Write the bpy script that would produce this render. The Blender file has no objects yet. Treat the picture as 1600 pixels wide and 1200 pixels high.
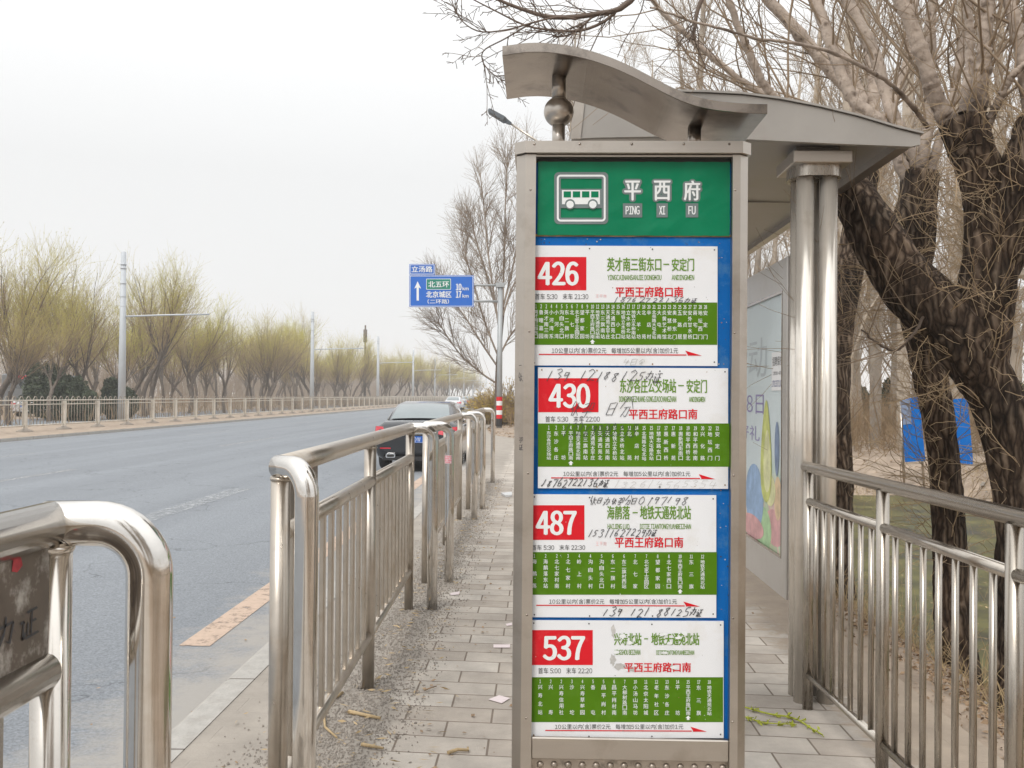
import bpy, math, random
import numpy as np
from mathutils import Matrix, Vector, noise as mnoise

SC = bpy.context.scene
COL = SC.collection
R = math.radians

# ------------------------------------------------------------------ camera
F_PX = 1500.0                      # focal length in pixels of the 1600 x 1200 photograph
CAM_H = 1.5
YAW, PITCH, ROLL = 0.0267, 0.0120, 0.0085
CAM_ROT = Matrix.Rotation(YAW, 3, 'Z') @ Matrix.Rotation(math.pi / 2 + PITCH, 3, 'X') @ Matrix.Rotation(ROLL, 3, 'Z')
cam_d = bpy.data.cameras.new('camera')
cam_d.sensor_width = 36.0
cam_d.lens = 36.0 * F_PX / 1600.0
cam_d.clip_start, cam_d.clip_end = 0.05, 6000
cam = bpy.data.objects.new('camera', cam_d)
COL.objects.link(cam)
cam.matrix_world = Matrix.Translation((0, 0, CAM_H)) @ CAM_ROT.to_4x4()
SC.camera = cam

# ------------------------------------------------------------------ sky, sun, exposure
SUN_EL, SUN_AZ = R(46), R(205)     # azimuth clockwise from +Y: behind the camera, a little to its left
w = bpy.data.worlds.new('World')
SC.world = w
w.use_nodes = True
nt = w.node_tree
nt.nodes.clear()
out = nt.nodes.new('ShaderNodeOutputWorld')
bg = nt.nodes.new('ShaderNodeBackground')
sky = nt.nodes.new('ShaderNodeTexSky')
sky.sky_type = 'NISHITA'
sky.sun_disc = False
sky.sun_elevation = SUN_EL
sky.sun_rotation = SUN_AZ
sky.dust_density = 6.0
hs = nt.nodes.new('ShaderNodeHueSaturation')
hs.inputs['Saturation'].default_value = 0.10
tc = nt.nodes.new('ShaderNodeTexCoord')
sx = nt.nodes.new('ShaderNodeSeparateXYZ')
mr = nt.nodes.new('ShaderNodeMapRange')          # overcast dome: the zenith is brighter than the horizon
mr.inputs[1].default_value = 0.22
mr.inputs[2].default_value = 0.95
mr.inputs[3].default_value = 9.6
mr.inputs[4].default_value = 19.0
cl = nt.nodes.new('ShaderNodeMix')
cl.data_type = 'RGBA'
cl.inputs['Factor'].default_value = 0.93
cmb = nt.nodes.new('ShaderNodeVectorMath')
cmb.operation = 'SCALE'
cmb.inputs[0].default_value = (0.985, 0.995, 1.0)
nt.links.new(tc.outputs['Generated'], sx.inputs[0])
nt.links.new(sx.outputs['Z'], mr.inputs[0])
nt.links.new(mr.outputs[0], cmb.inputs['Scale'])
nt.links.new(sky.outputs[0], hs.inputs['Color'])
nt.links.new(hs.outputs[0], cl.inputs['A'])
nt.links.new(cmb.outputs[0], cl.inputs['B'])
nt.links.new(cl.outputs['Result'], bg.inputs[0])
bg.inputs[1].default_value = 0.10
nt.links.new(bg.outputs[0], out.inputs[0])

sun_d = bpy.data.lights.new('sun', 'SUN')
sun_d.energy = 1.5
sun_d.angle = R(18)
sun_d.color = (1.0, 0.96, 0.905)
sun = bpy.data.objects.new('sun', sun_d)
COL.objects.link(sun)
_sd = Vector((math.sin(SUN_AZ) * math.cos(SUN_EL), math.cos(SUN_AZ) * math.cos(SUN_EL), math.sin(SUN_EL)))
sun.rotation_euler = (-_sd).to_track_quat('-Z', 'Y').to_euler()
SC.view_settings.view_transform = 'Standard'
SC.view_settings.look = 'None'
SC.view_settings.gamma = 1.0
SC.view_settings.exposure = 0.0
SC.render.engine = 'CYCLES'
SC.cycles.use_denoising = True
SC.cycles.max_bounces = 8
SC.cycles.volume_bounces = 1
HAZE = .0011
SC.cycles.caustics_reflective = False
SC.cycles.caustics_refractive = False

# ------------------------------------------------------------------ pixel helpers (survey of the photograph)
def ray(u, v):
    return CAM_ROT @ Vector(((u - 800) / F_PX, (600 - v) / F_PX, -1))
def gp(u, v, z=0.0):
    d = ray(u, v)
    t = (z - CAM_H) / d.z
    return Vector((d.x * t, d.y * t, z))
def dp(u, v, Y):
    d = ray(u, v)
    t = Y / d.y
    return Vector((d.x * t, Y, CAM_H + d.z * t))

# ------------------------------------------------------------------ mesh helpers
class MB:
    def __init__(s):
        s.v, s.f, s.m, s.s = [], [], [], []
    def add(s, vs, fs, m=0, smooth=False):
        o = len(s.v)
        s.v.extend([tuple(p) for p in vs])
        for f in fs:
            s.f.append(tuple(o + i for i in f)); s.m.append(m); s.s.append(smooth)
        return s
    def box(s, a, b, m=0, bev=0.0):
        (x0, y0, z0), (x1, y1, z1) = a, b
        if x0 > x1: x0, x1 = x1, x0
        if y0 > y1: y0, y1 = y1, y0
        if z0 > z1: z0, z1 = z1, z0
        if bev <= 0:
            vs = [(x0,y0,z0),(x1,y0,z0),(x1,y1,z0),(x0,y1,z0),(x0,y0,z1),(x1,y0,z1),(x1,y1,z1),(x0,y1,z1)]
            return s.add(vs, [(3,2,1,0),(4,5,6,7),(0,1,5,4),(1,2,6,5),(2,3,7,6),(3,0,4,7)], m)
        # bevelled box: three stacked outlines
        def ring(d, z):
            return [(x0+bev, y0+d, z), (x1-bev, y0+d, z), (x1-d, y0+bev, z), (x1-d, y1-bev, z),
                    (x1-bev, y1-d, z), (x0+bev, y1-d, z), (x0+d, y1-bev, z), (x0+d, y0+bev, z)]
        rs = [ring(bev, z0), ring(0, z0+bev), ring(0, z1-bev), ring(bev, z1)]
        vs = [p for r in rs for p in r]
        fs = [tuple(range(7, -1, -1)), tuple(range(24, 32))]
        for k in range(3):
            for i in range(8):
                j = (i+1) % 8
                fs.append((k*8+i, k*8+j, k*8+8+j, k*8+8+i))
        return s.add(vs, fs, m)
    def quad(s, a, b, c, d, m=0):
        return s.add([a, b, c, d], [(0,1,2,3)], m)
    def tube(s, pts, r, n=12, m=0, cap=True):
        pts = [Vector(p) for p in pts]
        k = len(pts)
        rr = r if hasattr(r, '__len__') else [r] * k
        t0 = (pts[1] - pts[0]).normalized()
        ref = Vector((0, 0, 1)) if abs(t0.z) < .9 else Vector((1, 0, 0))
        u = t0.cross(ref).normalized()
        vs, fs = [], []
        for i, p in enumerate(pts):
            t = (pts[min(i+1, k-1)] - pts[max(i-1, 0)]).normalized()
            u = (u - t * u.dot(t)).normalized()
            w_ = t.cross(u)
            for j in range(n):
                a = 2 * math.pi * j / n
                vs.append(p + (u * math.cos(a) + w_ * math.sin(a)) * rr[i])
        for i in range(k - 1):
            for j in range(n):
                q = (j + 1) % n
                fs.append((i*n+j, i*n+q, (i+1)*n+q, (i+1)*n+j))
        s.add(vs, fs, m, True)
        if cap:
            o = len(s.v) - len(vs)
            s.f.append(tuple(o + j for j in range(n-1, -1, -1))); s.m.append(m); s.s.append(False)
            s.f.append(tuple(o + (k-1)*n + j for j in range(n))); s.m.append(m); s.s.append(False)
        return s
    def lathe(s, c, prof, n=24, m=0):
        c = Vector(c)
        vs, fs = [], []
        for (r_, z) in prof:
            for j in range(n):
                a = 2*math.pi*j/n
                vs.append(c + Vector((r_*math.cos(a), r_*math.sin(a), z)))
        for i in range(len(prof)-1):
            for j in range(n):
                q = (j+1) % n
                fs.append((i*n+j, i*n+q, (i+1)*n+q, (i+1)*n+j))
        return s.add(vs, fs, m, True)
    def prism(s, poly, axis, a, b, m=0, smooth=False):
        # poly: 2-D outline; axis 'x','y','z' = extrusion axis from a to b
        def P(p, h):
            return (h, p[0], p[1]) if axis == 'x' else ((p[0], h, p[1]) if axis == 'y' else (p[0], p[1], h))
        n = len(poly)
        s.add([P(p, a) for p in poly] + [P(p, b) for p in poly],
              [tuple(range(n)), tuple(range(2*n-1, n-1, -1))], m)
        vs = [P(p, a) for p in poly] + [P(p, b) for p in poly]
        return s.add(vs, [(i, n+i, n+(i+1) % n, (i+1) % n) for i in range(n)], m, smooth)
    def np(s, V, Q, m=0, smooth=True):
        o = len(s.v)
        s.v.extend(map(tuple, V.tolist()))
        for q in (Q + o).tolist():
            s.f.append(tuple(q))
        s.m.extend([m] * len(Q)); s.s.extend([smooth] * len(Q))
        return s
    def build(s, name, mats, parent=None, loc=None):
        me = bpy.data.meshes.new(name)
        me.from_pydata(s.v, [], s.f)
        for mt in (mats if isinstance(mats, (list, tuple)) else [mats]):
            me.materials.append(mt)
        me.polygons.foreach_set('material_index', s.m)
        me.polygons.foreach_set('use_smooth', s.s)
        me.update()
        o = bpy.data.objects.new(name, me)
        COL.objects.link(o)
        if parent is not None: at_root(o, parent)
        if loc is not None:
            o.location = loc
        return o

def mesh_np(name, parts, mats, parent=None):
    """parts: list of (V, Q, material index); every face a quad"""
    V = np.concatenate([p[0] for p in parts]); off = 0; Qs = []; M = []
    for p in parts:
        Qs.append(p[1] + off); off += len(p[0]); M.append(np.full(len(p[1]), p[2], dtype=np.int32))
    Q = np.concatenate(Qs).astype(np.int32); M = np.concatenate(M)
    me = bpy.data.meshes.new(name)
    me.vertices.add(len(V)); me.vertices.foreach_set('co', V.astype(np.float32).ravel())
    me.loops.add(Q.size); me.loops.foreach_set('vertex_index', Q.ravel())
    me.polygons.add(len(Q))
    me.polygons.foreach_set('loop_start', np.arange(0, Q.size, 4, dtype=np.int32))
    me.polygons.foreach_set('loop_total', np.full(len(Q), 4, dtype=np.int32))
    for mt in mats: me.materials.append(mt)
    me.polygons.foreach_set('material_index', M)
    me.polygons.foreach_set('use_smooth', np.ones(len(Q), dtype=bool))
    me.update(calc_edges=True); me.validate()
    o = bpy.data.objects.new(name, me)
    COL.objects.link(o)
    if parent is not None: at_root(o, parent)
    return o

def tag(o, label=None, cat=None, group=None, kind=None):
    if label: o['label'] = label
    if cat: o['category'] = cat
    if group: o['group'] = group
    if kind: o['kind'] = kind
    return o
def empty(name, loc, label, cat, group=None):
    o = bpy.data.objects.new(name, None)
    o.empty_display_size = .2
    COL.objects.link(o)
    o.location = loc
    return tag(o, label, cat, group)
def at_root(o, root):
    """child built in world coordinates: keep it there under its thing"""
    o.parent = root
    o.matrix_parent_inverse = Matrix.Translation(-Vector(root.location))
    return o
def copy_tree(o, parent=None):
    c = o.copy(); COL.objects.link(c)
    if parent is not None: c.parent = parent
    for ch in list(o.children): copy_tree(ch, c)
    return c

# ------------------------------------------------------------------ materials
def _n(t, k, **kw):
    n = t.nodes.new(k)
    for a, b in kw.items(): setattr(n, a, b)
    return n
def mat(name, col, rough=.6, metal=0., var=.12, scale=6., bump=0., bscale=40., stain=None, stain_amt=0., sscale=3., stretch=None, spec=.5, col2=None, coat=0.):
    m = bpy.data.materials.new(name); m.use_nodes = True
    t = m.node_tree; b = t.nodes['Principled BSDF']
    tcd = _n(t, 'ShaderNodeTexCoord')
    src = tcd.outputs['Object']
    if stretch:
        mp = _n(t, 'ShaderNodeMapping'); mp.inputs['Scale'].default_value = stretch
        t.links.new(src, mp.inputs[0]); src = mp.outputs[0]
    nz = _n(t, 'ShaderNodeTexNoise'); nz.inputs['Scale'].default_value = scale; nz.inputs['Detail'].default_value = 6
    nz.inputs['Roughness'].default_value = .65
    t.links.new(src, nz.inputs['Vector'])
    rp = _n(t, 'ShaderNodeValToRGB')
    c2 = col2 or [min(1, c * (1 + var)) for c in col]
    c1 = [c * (1 - var) for c in col]
    rp.color_ramp.elements[0].position, rp.color_ramp.elements[1].position = .32, .68
    rp.color_ramp.elements[0].color = (*c1, 1); rp.color_ramp.elements[1].color = (*c2, 1)
    t.links.new(nz.outputs['Fac'], rp.inputs[0])
    colout = rp.outputs[0]
    if stain:
        n2 = _n(t, 'ShaderNodeTexNoise'); n2.inputs['Scale'].default_value = sscale; n2.inputs['Detail'].default_value = 8
        n2.inputs['Roughness'].default_value = .7
        t.links.new(tcd.outputs['Object'], n2.inputs['Vector'])
        r2 = _n(t, 'ShaderNodeValToRGB')
        r2.color_ramp.elements[0].position, r2.color_ramp.elements[1].position = .52, .70
        r2.color_ramp.elements[1].color = (stain_amt,) * 3 + (1,)
        t.links.new(n2.outputs['Fac'], r2.inputs[0])
        mx = _n(t, 'ShaderNodeMix', data_type='RGBA')
        t.links.new(r2.outputs[0], mx.inputs['Factor']); t.links.new(colout, mx.inputs['A'])
        mx.inputs['B'].default_value = (*stain, 1)
        colout = mx.outputs['Result']
    t.links.new(colout, b.inputs['Base Color'])
    b.inputs['Metallic'].default_value = metal
    b.inputs['Specular IOR Level'].default_value = spec
    if coat: b.inputs['Coat Weight'].default_value = coat
    rr = _n(t, 'ShaderNodeMapRange'); rr.inputs[3].default_value = max(.03, rough * .75); rr.inputs[4].default_value = min(1, rough * 1.25)
    t.links.new(nz.outputs['Fac'], rr.inputs[0]); t.links.new(rr.outputs[0], b.inputs['Roughness'])
    if bump:
        n3 = _n(t, 'ShaderNodeTexNoise'); n3.inputs['Scale'].default_value = bscale; n3.inputs['Detail'].default_value = 5
        t.links.new(src, n3.inputs['Vector'])
        bp = _n(t, 'ShaderNodeBump'); bp.inputs['Strength'].default_value = bump; bp.inputs['Distance'].default_value = .02
        t.links.new(n3.outputs['Fac'], bp.inputs['Height']); t.links.new(bp.outputs[0], b.inputs['Normal'])
    return m

M = {}
M['steel'] = mat('stainless_steel', (.42, .38, .33), .27, 1, .10, 9, stain=(.30, .24, .18), stain_amt=.35, sscale=7, stretch=(6, 6, .5))
M['steel_dusty'] = mat('dusty_steel', (.51, .46, .40), .30, .92, .10, 8, stain=(.40, .32, .24), stain_amt=.7, sscale=5)
M['steel_bright'] = mat('polished_steel', (.72, .69, .65), .12, 1, .06, 9, stain=(.45, .38, .30), stain_amt=.4, sscale=12)
M['brushed'] = mat('brushed_steel', (.50, .455, .405), .31, .92, .05, 2, stain=(.27, .21, .16), stain_amt=.45, sscale=3.5, stretch=(1, 1, 5))
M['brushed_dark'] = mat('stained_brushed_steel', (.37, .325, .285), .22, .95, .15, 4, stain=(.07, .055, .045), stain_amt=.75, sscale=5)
M['roofmetal'] = mat('painted_roof_metal', (.37, .35, .325), .45, .3, .06, 3, stain=(.33, .29, .26), stain_amt=.4, sscale=4)
M['soffit'] = mat('roof_soffit', (.34, .32, .30), .35, .4, .06, 3, stain=(.28, .26, .15), stain_amt=.3, sscale=1.2)
M['black'] = mat('black_rubber', (.015, .015, .016), .6, 0, .2, 10)
M['darkgap'] = mat('dark_recess', (.03, .028, .026), .8)
M['white_plate'] = mat('white_enamel', (.80, .81, .83), .38, 0, .02, 4, stain=(.66, .62, .55), stain_amt=.5, sscale=5)
M['blue_board'] = mat('blue_board', (.004, .13, .44), .6, 0, .08, 6, spec=.15, stain=(.10, .24, .40), stain_amt=.6, sscale=14)
M['green_head'] = mat('green_film', (.0, .19, .085), .3, 0, .08, 8, bump=.25, bscale=9, spec=.22)
M['grey_film'] = mat('grey_letter_edge', (.16, .20, .20), .35)
M['letter_white'] = mat('white_letter', (.82, .84, .84), .4, 0, .02)
M['letter_black'] = mat('black_print', (.045, .045, .045), .5)
M['letter_green'] = mat('green_print', (.13, .27, .012), .5, 0, .05)
M['red'] = mat('red_print', (.66, .012, .022), .5, 0, .04, spec=.2, stain=(.75, .1, .1), stain_amt=.4, sscale=15)
M['band'] = mat('green_band', (.075, .19, .002), .5, 0, .05, spec=.2, stain=(.13, .28, .03), stain_amt=.4, sscale=10)
M['ink'] = mat('marker_ink', (.05, .05, .055), .5)
M['smear'] = mat('glue_residue', (.50, .49, .47), .6, 0, .2, 30)
M['column_steel'] = mat('column_steel', (.74, .69, .62), .22, .62, .08, 9, stain=(.45, .38, .30), stain_amt=.4, sscale=6, stretch=(7, 7, .5))
M['steel_rail'] = mat('stainless_rail', (.50, .455, .40), .24, 1, .08, 7, stain=(.30, .24, .18), stain_amt=.4, sscale=8, stretch=(5, .4, 5))
M['steel_near'] = mat('near_barrier_steel', (.62, .58, .53), .17, 1, .10, 5, stain=(.32, .25, .18), stain_amt=.5, sscale=8)
M['pink'] = mat('faded_pink_print', (.80, .50, .50), .6, 0, .2, 40)
M['rust'] = mat('rust', (.30, .17, .07), .7, .2, .4, 30)

# paving: skewed running bond of concrete slabs, worn and dusty towards the kerb
def paving():
    m = bpy.data.materials.new('concrete_pavers'); m.use_nodes = True
    t = m.node_tree; b = t.nodes['Principled BSDF']
    tcd = _n(t, 'ShaderNodeTexCoord'); sp = _n(t, 'ShaderNodeSeparateXYZ'); t.links.new(tcd.outputs['Object'], sp.inputs[0])
    ma = _n(t, 'ShaderNodeMath', operation='MULTIPLY_ADD'); ma.inputs[1].default_value = .085
    t.links.new(sp.outputs['X'], ma.inputs[0]); t.links.new(sp.outputs['Y'], ma.inputs[2])
    nw = _n(t, 'ShaderNodeTexNoise'); nw.inputs['Scale'].default_value = 2.2; t.links.new(tcd.outputs['Object'], nw.inputs['Vector'])
    wob = _n(t, 'ShaderNodeMath', operation='MULTIPLY_ADD'); wob.inputs[1].default_value = .022
    t.links.new(nw.outputs['Fac'], wob.inputs[0]); t.links.new(ma.outputs[0], wob.inputs[2])
    cb = _n(t, 'ShaderNodeCombineXYZ'); t.links.new(sp.outputs['X'], cb.inputs[0]); t.links.new(wob.outputs[0], cb.inputs[1])
    br = _n(t, 'ShaderNodeTexBrick'); br.offset = .5
    br.inputs['Scale'].default_value = 1; br.inputs['Brick Width'].default_value = .40; br.inputs['Row Height'].default_value = .20
    br.inputs['Mortar Size'].default_value = .0055; br.inputs['Mortar Smooth'].default_value = .35; br.inputs['Bias'].default_value = 0
    br.inputs['Color1'].default_value = (.405, .365, .325, 1); br.inputs['Color2'].default_value = (.54, .51, .47, 1); br.inputs['Mortar'].default_value = (.20, .165, .135, 1)
    t.links.new(cb.outputs[0], br.inputs['Vector'])
    n1 = _n(t, 'ShaderNodeTexNoise'); n1.inputs['Scale'].default_value = 3; n1.inputs['Detail'].default_value = 8; n1.inputs['Roughness'].default_value = .7
    t.links.new(tcd.outputs['Object'], n1.inputs['Vector'])
    r1 = _n(t, 'ShaderNodeValToRGB'); r1.color_ramp.elements[0].color = (.72, .69, .66, 1); r1.color_ramp.elements[1].color = (1.12, 1.08, 1.03, 1)
    r1.color_ramp.elements[0].position, r1.color_ramp.elements[1].position = .3, .7
    t.links.new(n1.outputs['Fac'], r1.inputs[0])
    mu = _n(t, 'ShaderNodeMix', data_type='RGBA', blend_type='MULTIPLY'); mu.inputs['Factor'].default_value = 1
    t.links.new(br.outputs['Color'], mu.inputs['A']); t.links.new(r1.outputs[0], mu.inputs['B'])
    # soil and dust: over the kerb side, and on the bank side
    n2 = _n(t, 'ShaderNodeTexNoise'); n2.inputs['Scale'].default_value = 5; n2.inputs['Detail'].default_value = 9; n2.inputs['Roughness'].default_value = .72
    t.links.new(tcd.outputs['Object'], n2.inputs['Vector'])
    e1 = _n(t, 'ShaderNodeMapRange'); e1.inputs[1].default_value = -.52; e1.inputs[2].default_value = -.95; e1.inputs[3].default_value = -.18; e1.inputs[4].default_value = .6
    t.links.new(sp.outputs['X'], e1.inputs[0])
    e2 = _n(t, 'ShaderNodeMapRange'); e2.inputs[1].default_value = 1.15; e2.inputs[2].default_value = 2.0; e2.inputs[3].default_value = -.22; e2.inputs[4].default_value = .5
    t.links.new(sp.outputs['X'], e2.inputs[0])
    mxx = _n(t, 'ShaderNodeMath', operation='MAXIMUM'); t.links.new(e1.outputs[0], mxx.inputs[0]); t.links.new(e2.outputs[0], mxx.inputs[1])
    ad = _n(t, 'ShaderNodeMath', operation='ADD'); t.links.new(mxx.outputs[0], ad.inputs[0]); t.links.new(n2.outputs['Fac'], ad.inputs[1])
    r2 = _n(t, 'ShaderNodeValToRGB'); r2.color_ramp.elements[0].position, r2.color_ramp.elements[1].position = .52, .66
    t.links.new(ad.outputs[0], r2.inputs[0])
    dm = _n(t, 'ShaderNodeMix', data_type='RGBA')
    sd_ = _n(t, 'ShaderNodeMapRange'); sd_.inputs[1].default_value = -.3; sd_.inputs[2].default_value = .6; t.links.new(sp.outputs['X'], sd_.inputs[0])
    dc = _n(t, 'ShaderNodeMix', data_type='RGBA'); dc.inputs['A'].default_value = (.365, .335, .30, 1); dc.inputs['B'].default_value = (.40, .335, .27, 1)
    t.links.new(sd_.outputs[0], dc.inputs['Factor'])
    dv = _n(t, 'ShaderNodeMix', data_type='RGBA', blend_type='MULTIPLY'); dv.inputs['Factor'].default_value = .8
    t.links.new(dc.outputs['Result'], dv.inputs['A']); t.links.new(r1.outputs[0], dv.inputs['B']); t.links.new(dv.outputs['Result'], dm.inputs['B'])
    t.links.new(r2.outputs[0], dm.inputs['Factor']); t.links.new(mu.outputs['Result'], dm.inputs['A'])
    t.links.new(dm.outputs['Result'], b.inputs['Base Color'])
    b.inputs['Roughness'].default_value = .85
    n3 = _n(t, 'ShaderNodeTexNoise'); n3.inputs['Scale'].default_value = 90; n3.inputs['Detail'].default_value = 4
    t.links.new(tcd.outputs['Object'], n3.inputs['Vector'])
    hh = _n(t, 'ShaderNodeMath', operation='MULTIPLY_ADD'); hh.inputs[1].default_value = -1.2
    t.links.new(br.outputs['Fac'], hh.inputs[0]); t.links.new(n3.outputs['Fac'], hh.inputs[2])
    bp = _n(t, 'ShaderNodeBump'); bp.inputs['Strength'].default_value = .5; bp.inputs['Distance'].default_value = .004
    t.links.new(hh.outputs[0], bp.inputs['Height']); t.links.new(bp.outputs[0], b.inputs['Normal'])
    return m
M['paving'] = paving()

def asphalt():
    m = bpy.data.materials.new('asphalt'); m.use_nodes = True
    t = m.node_tree; b = t.nodes['Principled BSDF']
    tcd = _n(t, 'ShaderNodeTexCoord')
    n1 = _n(t, 'ShaderNodeTexNoise'); n1.inputs['Scale'].default_value = 70; n1.inputs['Detail'].default_value = 6; n1.inputs['Roughness'].default_value = .8
    t.links.new(tcd.outputs['Object'], n1.inputs['Vector'])
    r1 = _n(t, 'ShaderNodeValToRGB'); r1.color_ramp.elements[0].color = (.14, .15, .163, 1); r1.color_ramp.elements[1].color = (.315, .335, .36, 1)
    r1.color_ramp.elements[0].position, r1.color_ramp.elements[1].position = .36, .64
    t.links.new(n1.outputs['Fac'], r1.inputs[0])
    mp = _n(t, 'ShaderNodeMapping'); mp.inputs['Scale'].default_value = (1.3, .06, 1)
    t.links.new(tcd.outputs['Object'], mp.inputs[0])
    n2 = _n(t, 'ShaderNodeTexNoise'); n2.inputs['Scale'].default_value = 1.1; n2.inputs['Detail'].default_value = 5
    t.links.new(mp.outputs[0], n2.inputs['Vector'])
    r2 = _n(t, 'ShaderNodeValToRGB'); r2.color_ramp.elements[0].color = (.94, .94, .945, 1); r2.color_ramp.elements[1].color = (1.05, 1.05, 1.05, 1)
    r2.color_ramp.elements[0].position, r2.color_ramp.elements[1].position = .35, .65
    t.links.new(n2.outputs['Fac'], r2.inputs[0])
    mu = _n(t, 'ShaderNodeMix', data_type='RGBA', blend_type='MULTIPLY'); mu.inputs['Factor'].default_value = 1
    t.links.new(r1.outputs[0], mu.inputs['A']); t.links.new(r2.outputs[0], mu.inputs['B'])
    sp0 = _n(t, 'ShaderNodeSeparateXYZ'); t.links.new(tcd.outputs['Object'], sp0.inputs[0])
    wv = _n(t, 'ShaderNodeMath', operation='MULTIPLY'); wv.inputs[1].default_value = 2*math.pi/2.3; t.links.new(sp0.outputs['X'], wv.inputs[0])
    sn = _n(t, 'ShaderNodeMath', operation='SINE'); t.links.new(wv.outputs[0], sn.inputs[0])
    tk = _n(t, 'ShaderNodeMapRange'); tk.inputs[1].default_value = -1; tk.inputs[3].default_value = .965; tk.inputs[4].default_value = 1.02
    t.links.new(sn.outputs[0], tk.inputs[0])
    vo = _n(t, 'ShaderNodeTexVoronoi', feature='DISTANCE_TO_EDGE'); vo.inputs['Scale'].default_value = .42
    nw = _n(t, 'ShaderNodeTexNoise'); nw.inputs['Scale'].default_value = 1.6; nw.inputs['Detail'].default_value = 7; t.links.new(tcd.outputs['Object'], nw.inputs['Vector'])
    va = _n(t, 'ShaderNodeVectorMath', operation='MULTIPLY_ADD'); va.inputs[1].default_value = (1.3, 1.3, 1.3)
    t.links.new(nw.outputs['Color'], va.inputs[0]); t.links.new(tcd.outputs['Object'], va.inputs[2]); t.links.new(va.outputs[0], vo.inputs['Vector'])
    ck = _n(t, 'ShaderNodeMapRange'); ck.inputs[1].default_value = .001; ck.inputs[2].default_value = .006; ck.inputs[3].default_value = .62; ck.inputs[4].default_value = 1
    t.links.new(vo.outputs['Distance'], ck.inputs[0])
    pm = _n(t, 'ShaderNodeMath', operation='MULTIPLY'); t.links.new(tk.outputs[0], pm.inputs[0]); t.links.new(ck.outputs[0], pm.inputs[1])
    mv = _n(t, 'ShaderNodeVectorMath', operation='SCALE'); t.links.new(mu.outputs['Result'], mv.inputs[0]); t.links.new(pm.outputs[0], mv.inputs['Scale'])
    # dust gathers along the kerb and the far edge
    sp = _n(t, 'ShaderNodeSeparateXYZ'); t.links.new(tcd.outputs['Object'], sp.inputs[0])
    e1 = _n(t, 'ShaderNodeMapRange'); e1.inputs[1].default_value = -3.0; e1.inputs[2].default_value = -1.7; e1.inputs[3].default_value = -.3; e1.inputs[4].default_value = .35
    t.links.new(sp.outputs['X'], e1.inputs[0])
    n4 = _n(t, 'ShaderNodeTexNoise'); n4.inputs['Scale'].default_value = 3; n4.inputs['Detail'].default_value = 9; n4.inputs['Roughness'].default_value = .75
    t.links.new(tcd.outputs['Object'], n4.inputs['Vector'])
    ad = _n(t, 'ShaderNodeMath', operation='ADD'); t.links.new(e1.outputs[0], ad.inputs[0]); t.links.new(n4.outputs['Fac'], ad.inputs[1])
    r3 = _n(t, 'ShaderNodeValToRGB'); r3.color_ramp.elements[0].position, r3.color_ramp.elements[1].position = .5, .8
    r3.color_ramp.elements[1].color = (.9, .9, .9, 1)
    t.links.new(ad.outputs[0], r3.inputs[0])
    dm = _n(t, 'ShaderNodeMix', data_type='RGBA'); dm.inputs['B'].default_value = (.37, .345, .315, 1)
    t.links.new(r3.outputs[0], dm.inputs['Factor']); t.links.new(mv.outputs[0], dm.inputs['A'])
    t.links.new(dm.outputs['Result'], b.inputs['Base Color'])
    b.inputs['Roughness'].default_value = .92; b.inputs['Specular IOR Level'].default_value = .25
    bp = _n(t, 'ShaderNodeBump'); bp.inputs['Strength'].default_value = .6; bp.inputs['Distance'].default_value = .006
    t.links.new(n1.outputs['Fac'], bp.inputs['Height']); t.links.new(bp.outputs[0], b.inputs['Normal'])
    return m
M['asphalt'] = asphalt()
M['earth'] = mat('dry_earth', (.35, .275, .21), .95, 0, .28, 2.5, bump=.8, bscale=14, stain=(.22, .16, .11), stain_amt=.7, sscale=1.6)
M['verge'] = M['earth']
M['kerb'] = mat('kerb_stone', (.405, .385, .355), .9, 0, .12, 12, bump=.3, bscale=50, stain=(.33, .305, .275), stain_amt=.95, sscale=7)
def _joints(m):
    t = m.node_tree; b = t.nodes['Principled BSDF']; src = b.inputs['Base Color'].links[0].from_socket
    tcd = _n(t, 'ShaderNodeTexCoord'); sp = _n(t, 'ShaderNodeSeparateXYZ'); t.links.new(tcd.outputs['Object'], sp.inputs[0])
    fr = _n(t, 'ShaderNodeMath', operation='FRACT'); t.links.new(sp.outputs['Y'], fr.inputs[0])
    lt = _n(t, 'ShaderNodeMath', operation='LESS_THAN'); lt.inputs[1].default_value = .014; t.links.new(fr.outputs[0], lt.inputs[0])
    mx = _n(t, 'ShaderNodeMix', data_type='RGBA'); mx.inputs['B'].default_value = (.12, .10, .085, 1)
    t.links.new(lt.outputs[0], mx.inputs['Factor']); t.links.new(src, mx.inputs['A']); t.links.new(mx.outputs['Result'], b.inputs['Base Color'])
_joints(M['kerb'])
def worn_paint(name, col, cut=.5):
    """paint worn through to the asphalt in patches"""
    m = mat(name, col, .8, 0, .08, 20)
    t = m.node_tree; b = t.nodes['Principled BSDF']; o = t.nodes['Material Output']
    tcd = _n(t, 'ShaderNodeTexCoord'); n = _n(t, 'ShaderNodeTexNoise'); n.inputs['Scale'].default_value = 11; n.inputs['Detail'].default_value = 9; n.inputs['Roughness'].default_value = .8
    t.links.new(tcd.outputs['Object'], n.inputs['Vector'])
    r = _n(t, 'ShaderNodeValToRGB'); r.color_ramp.elements[0].position, r.color_ramp.elements[1].position = cut - .08, cut + .1
    t.links.new(n.outputs['Fac'], r.inputs[0])
    tr = _n(t, 'ShaderNodeBsdfTransparent'); mx = _n(t, 'ShaderNodeMixShader')
    t.links.new(r.outputs[0], mx.inputs[0]); t.links.new(tr.outputs[0], mx.inputs[1]); t.links.new(b.outputs[0], mx.inputs[2])
    t.links.new(mx.outputs[0], o.inputs[0])
    return m
M['line_white'] = worn_paint('worn_white_paint', (.42, .42, .42), .5)
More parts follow.
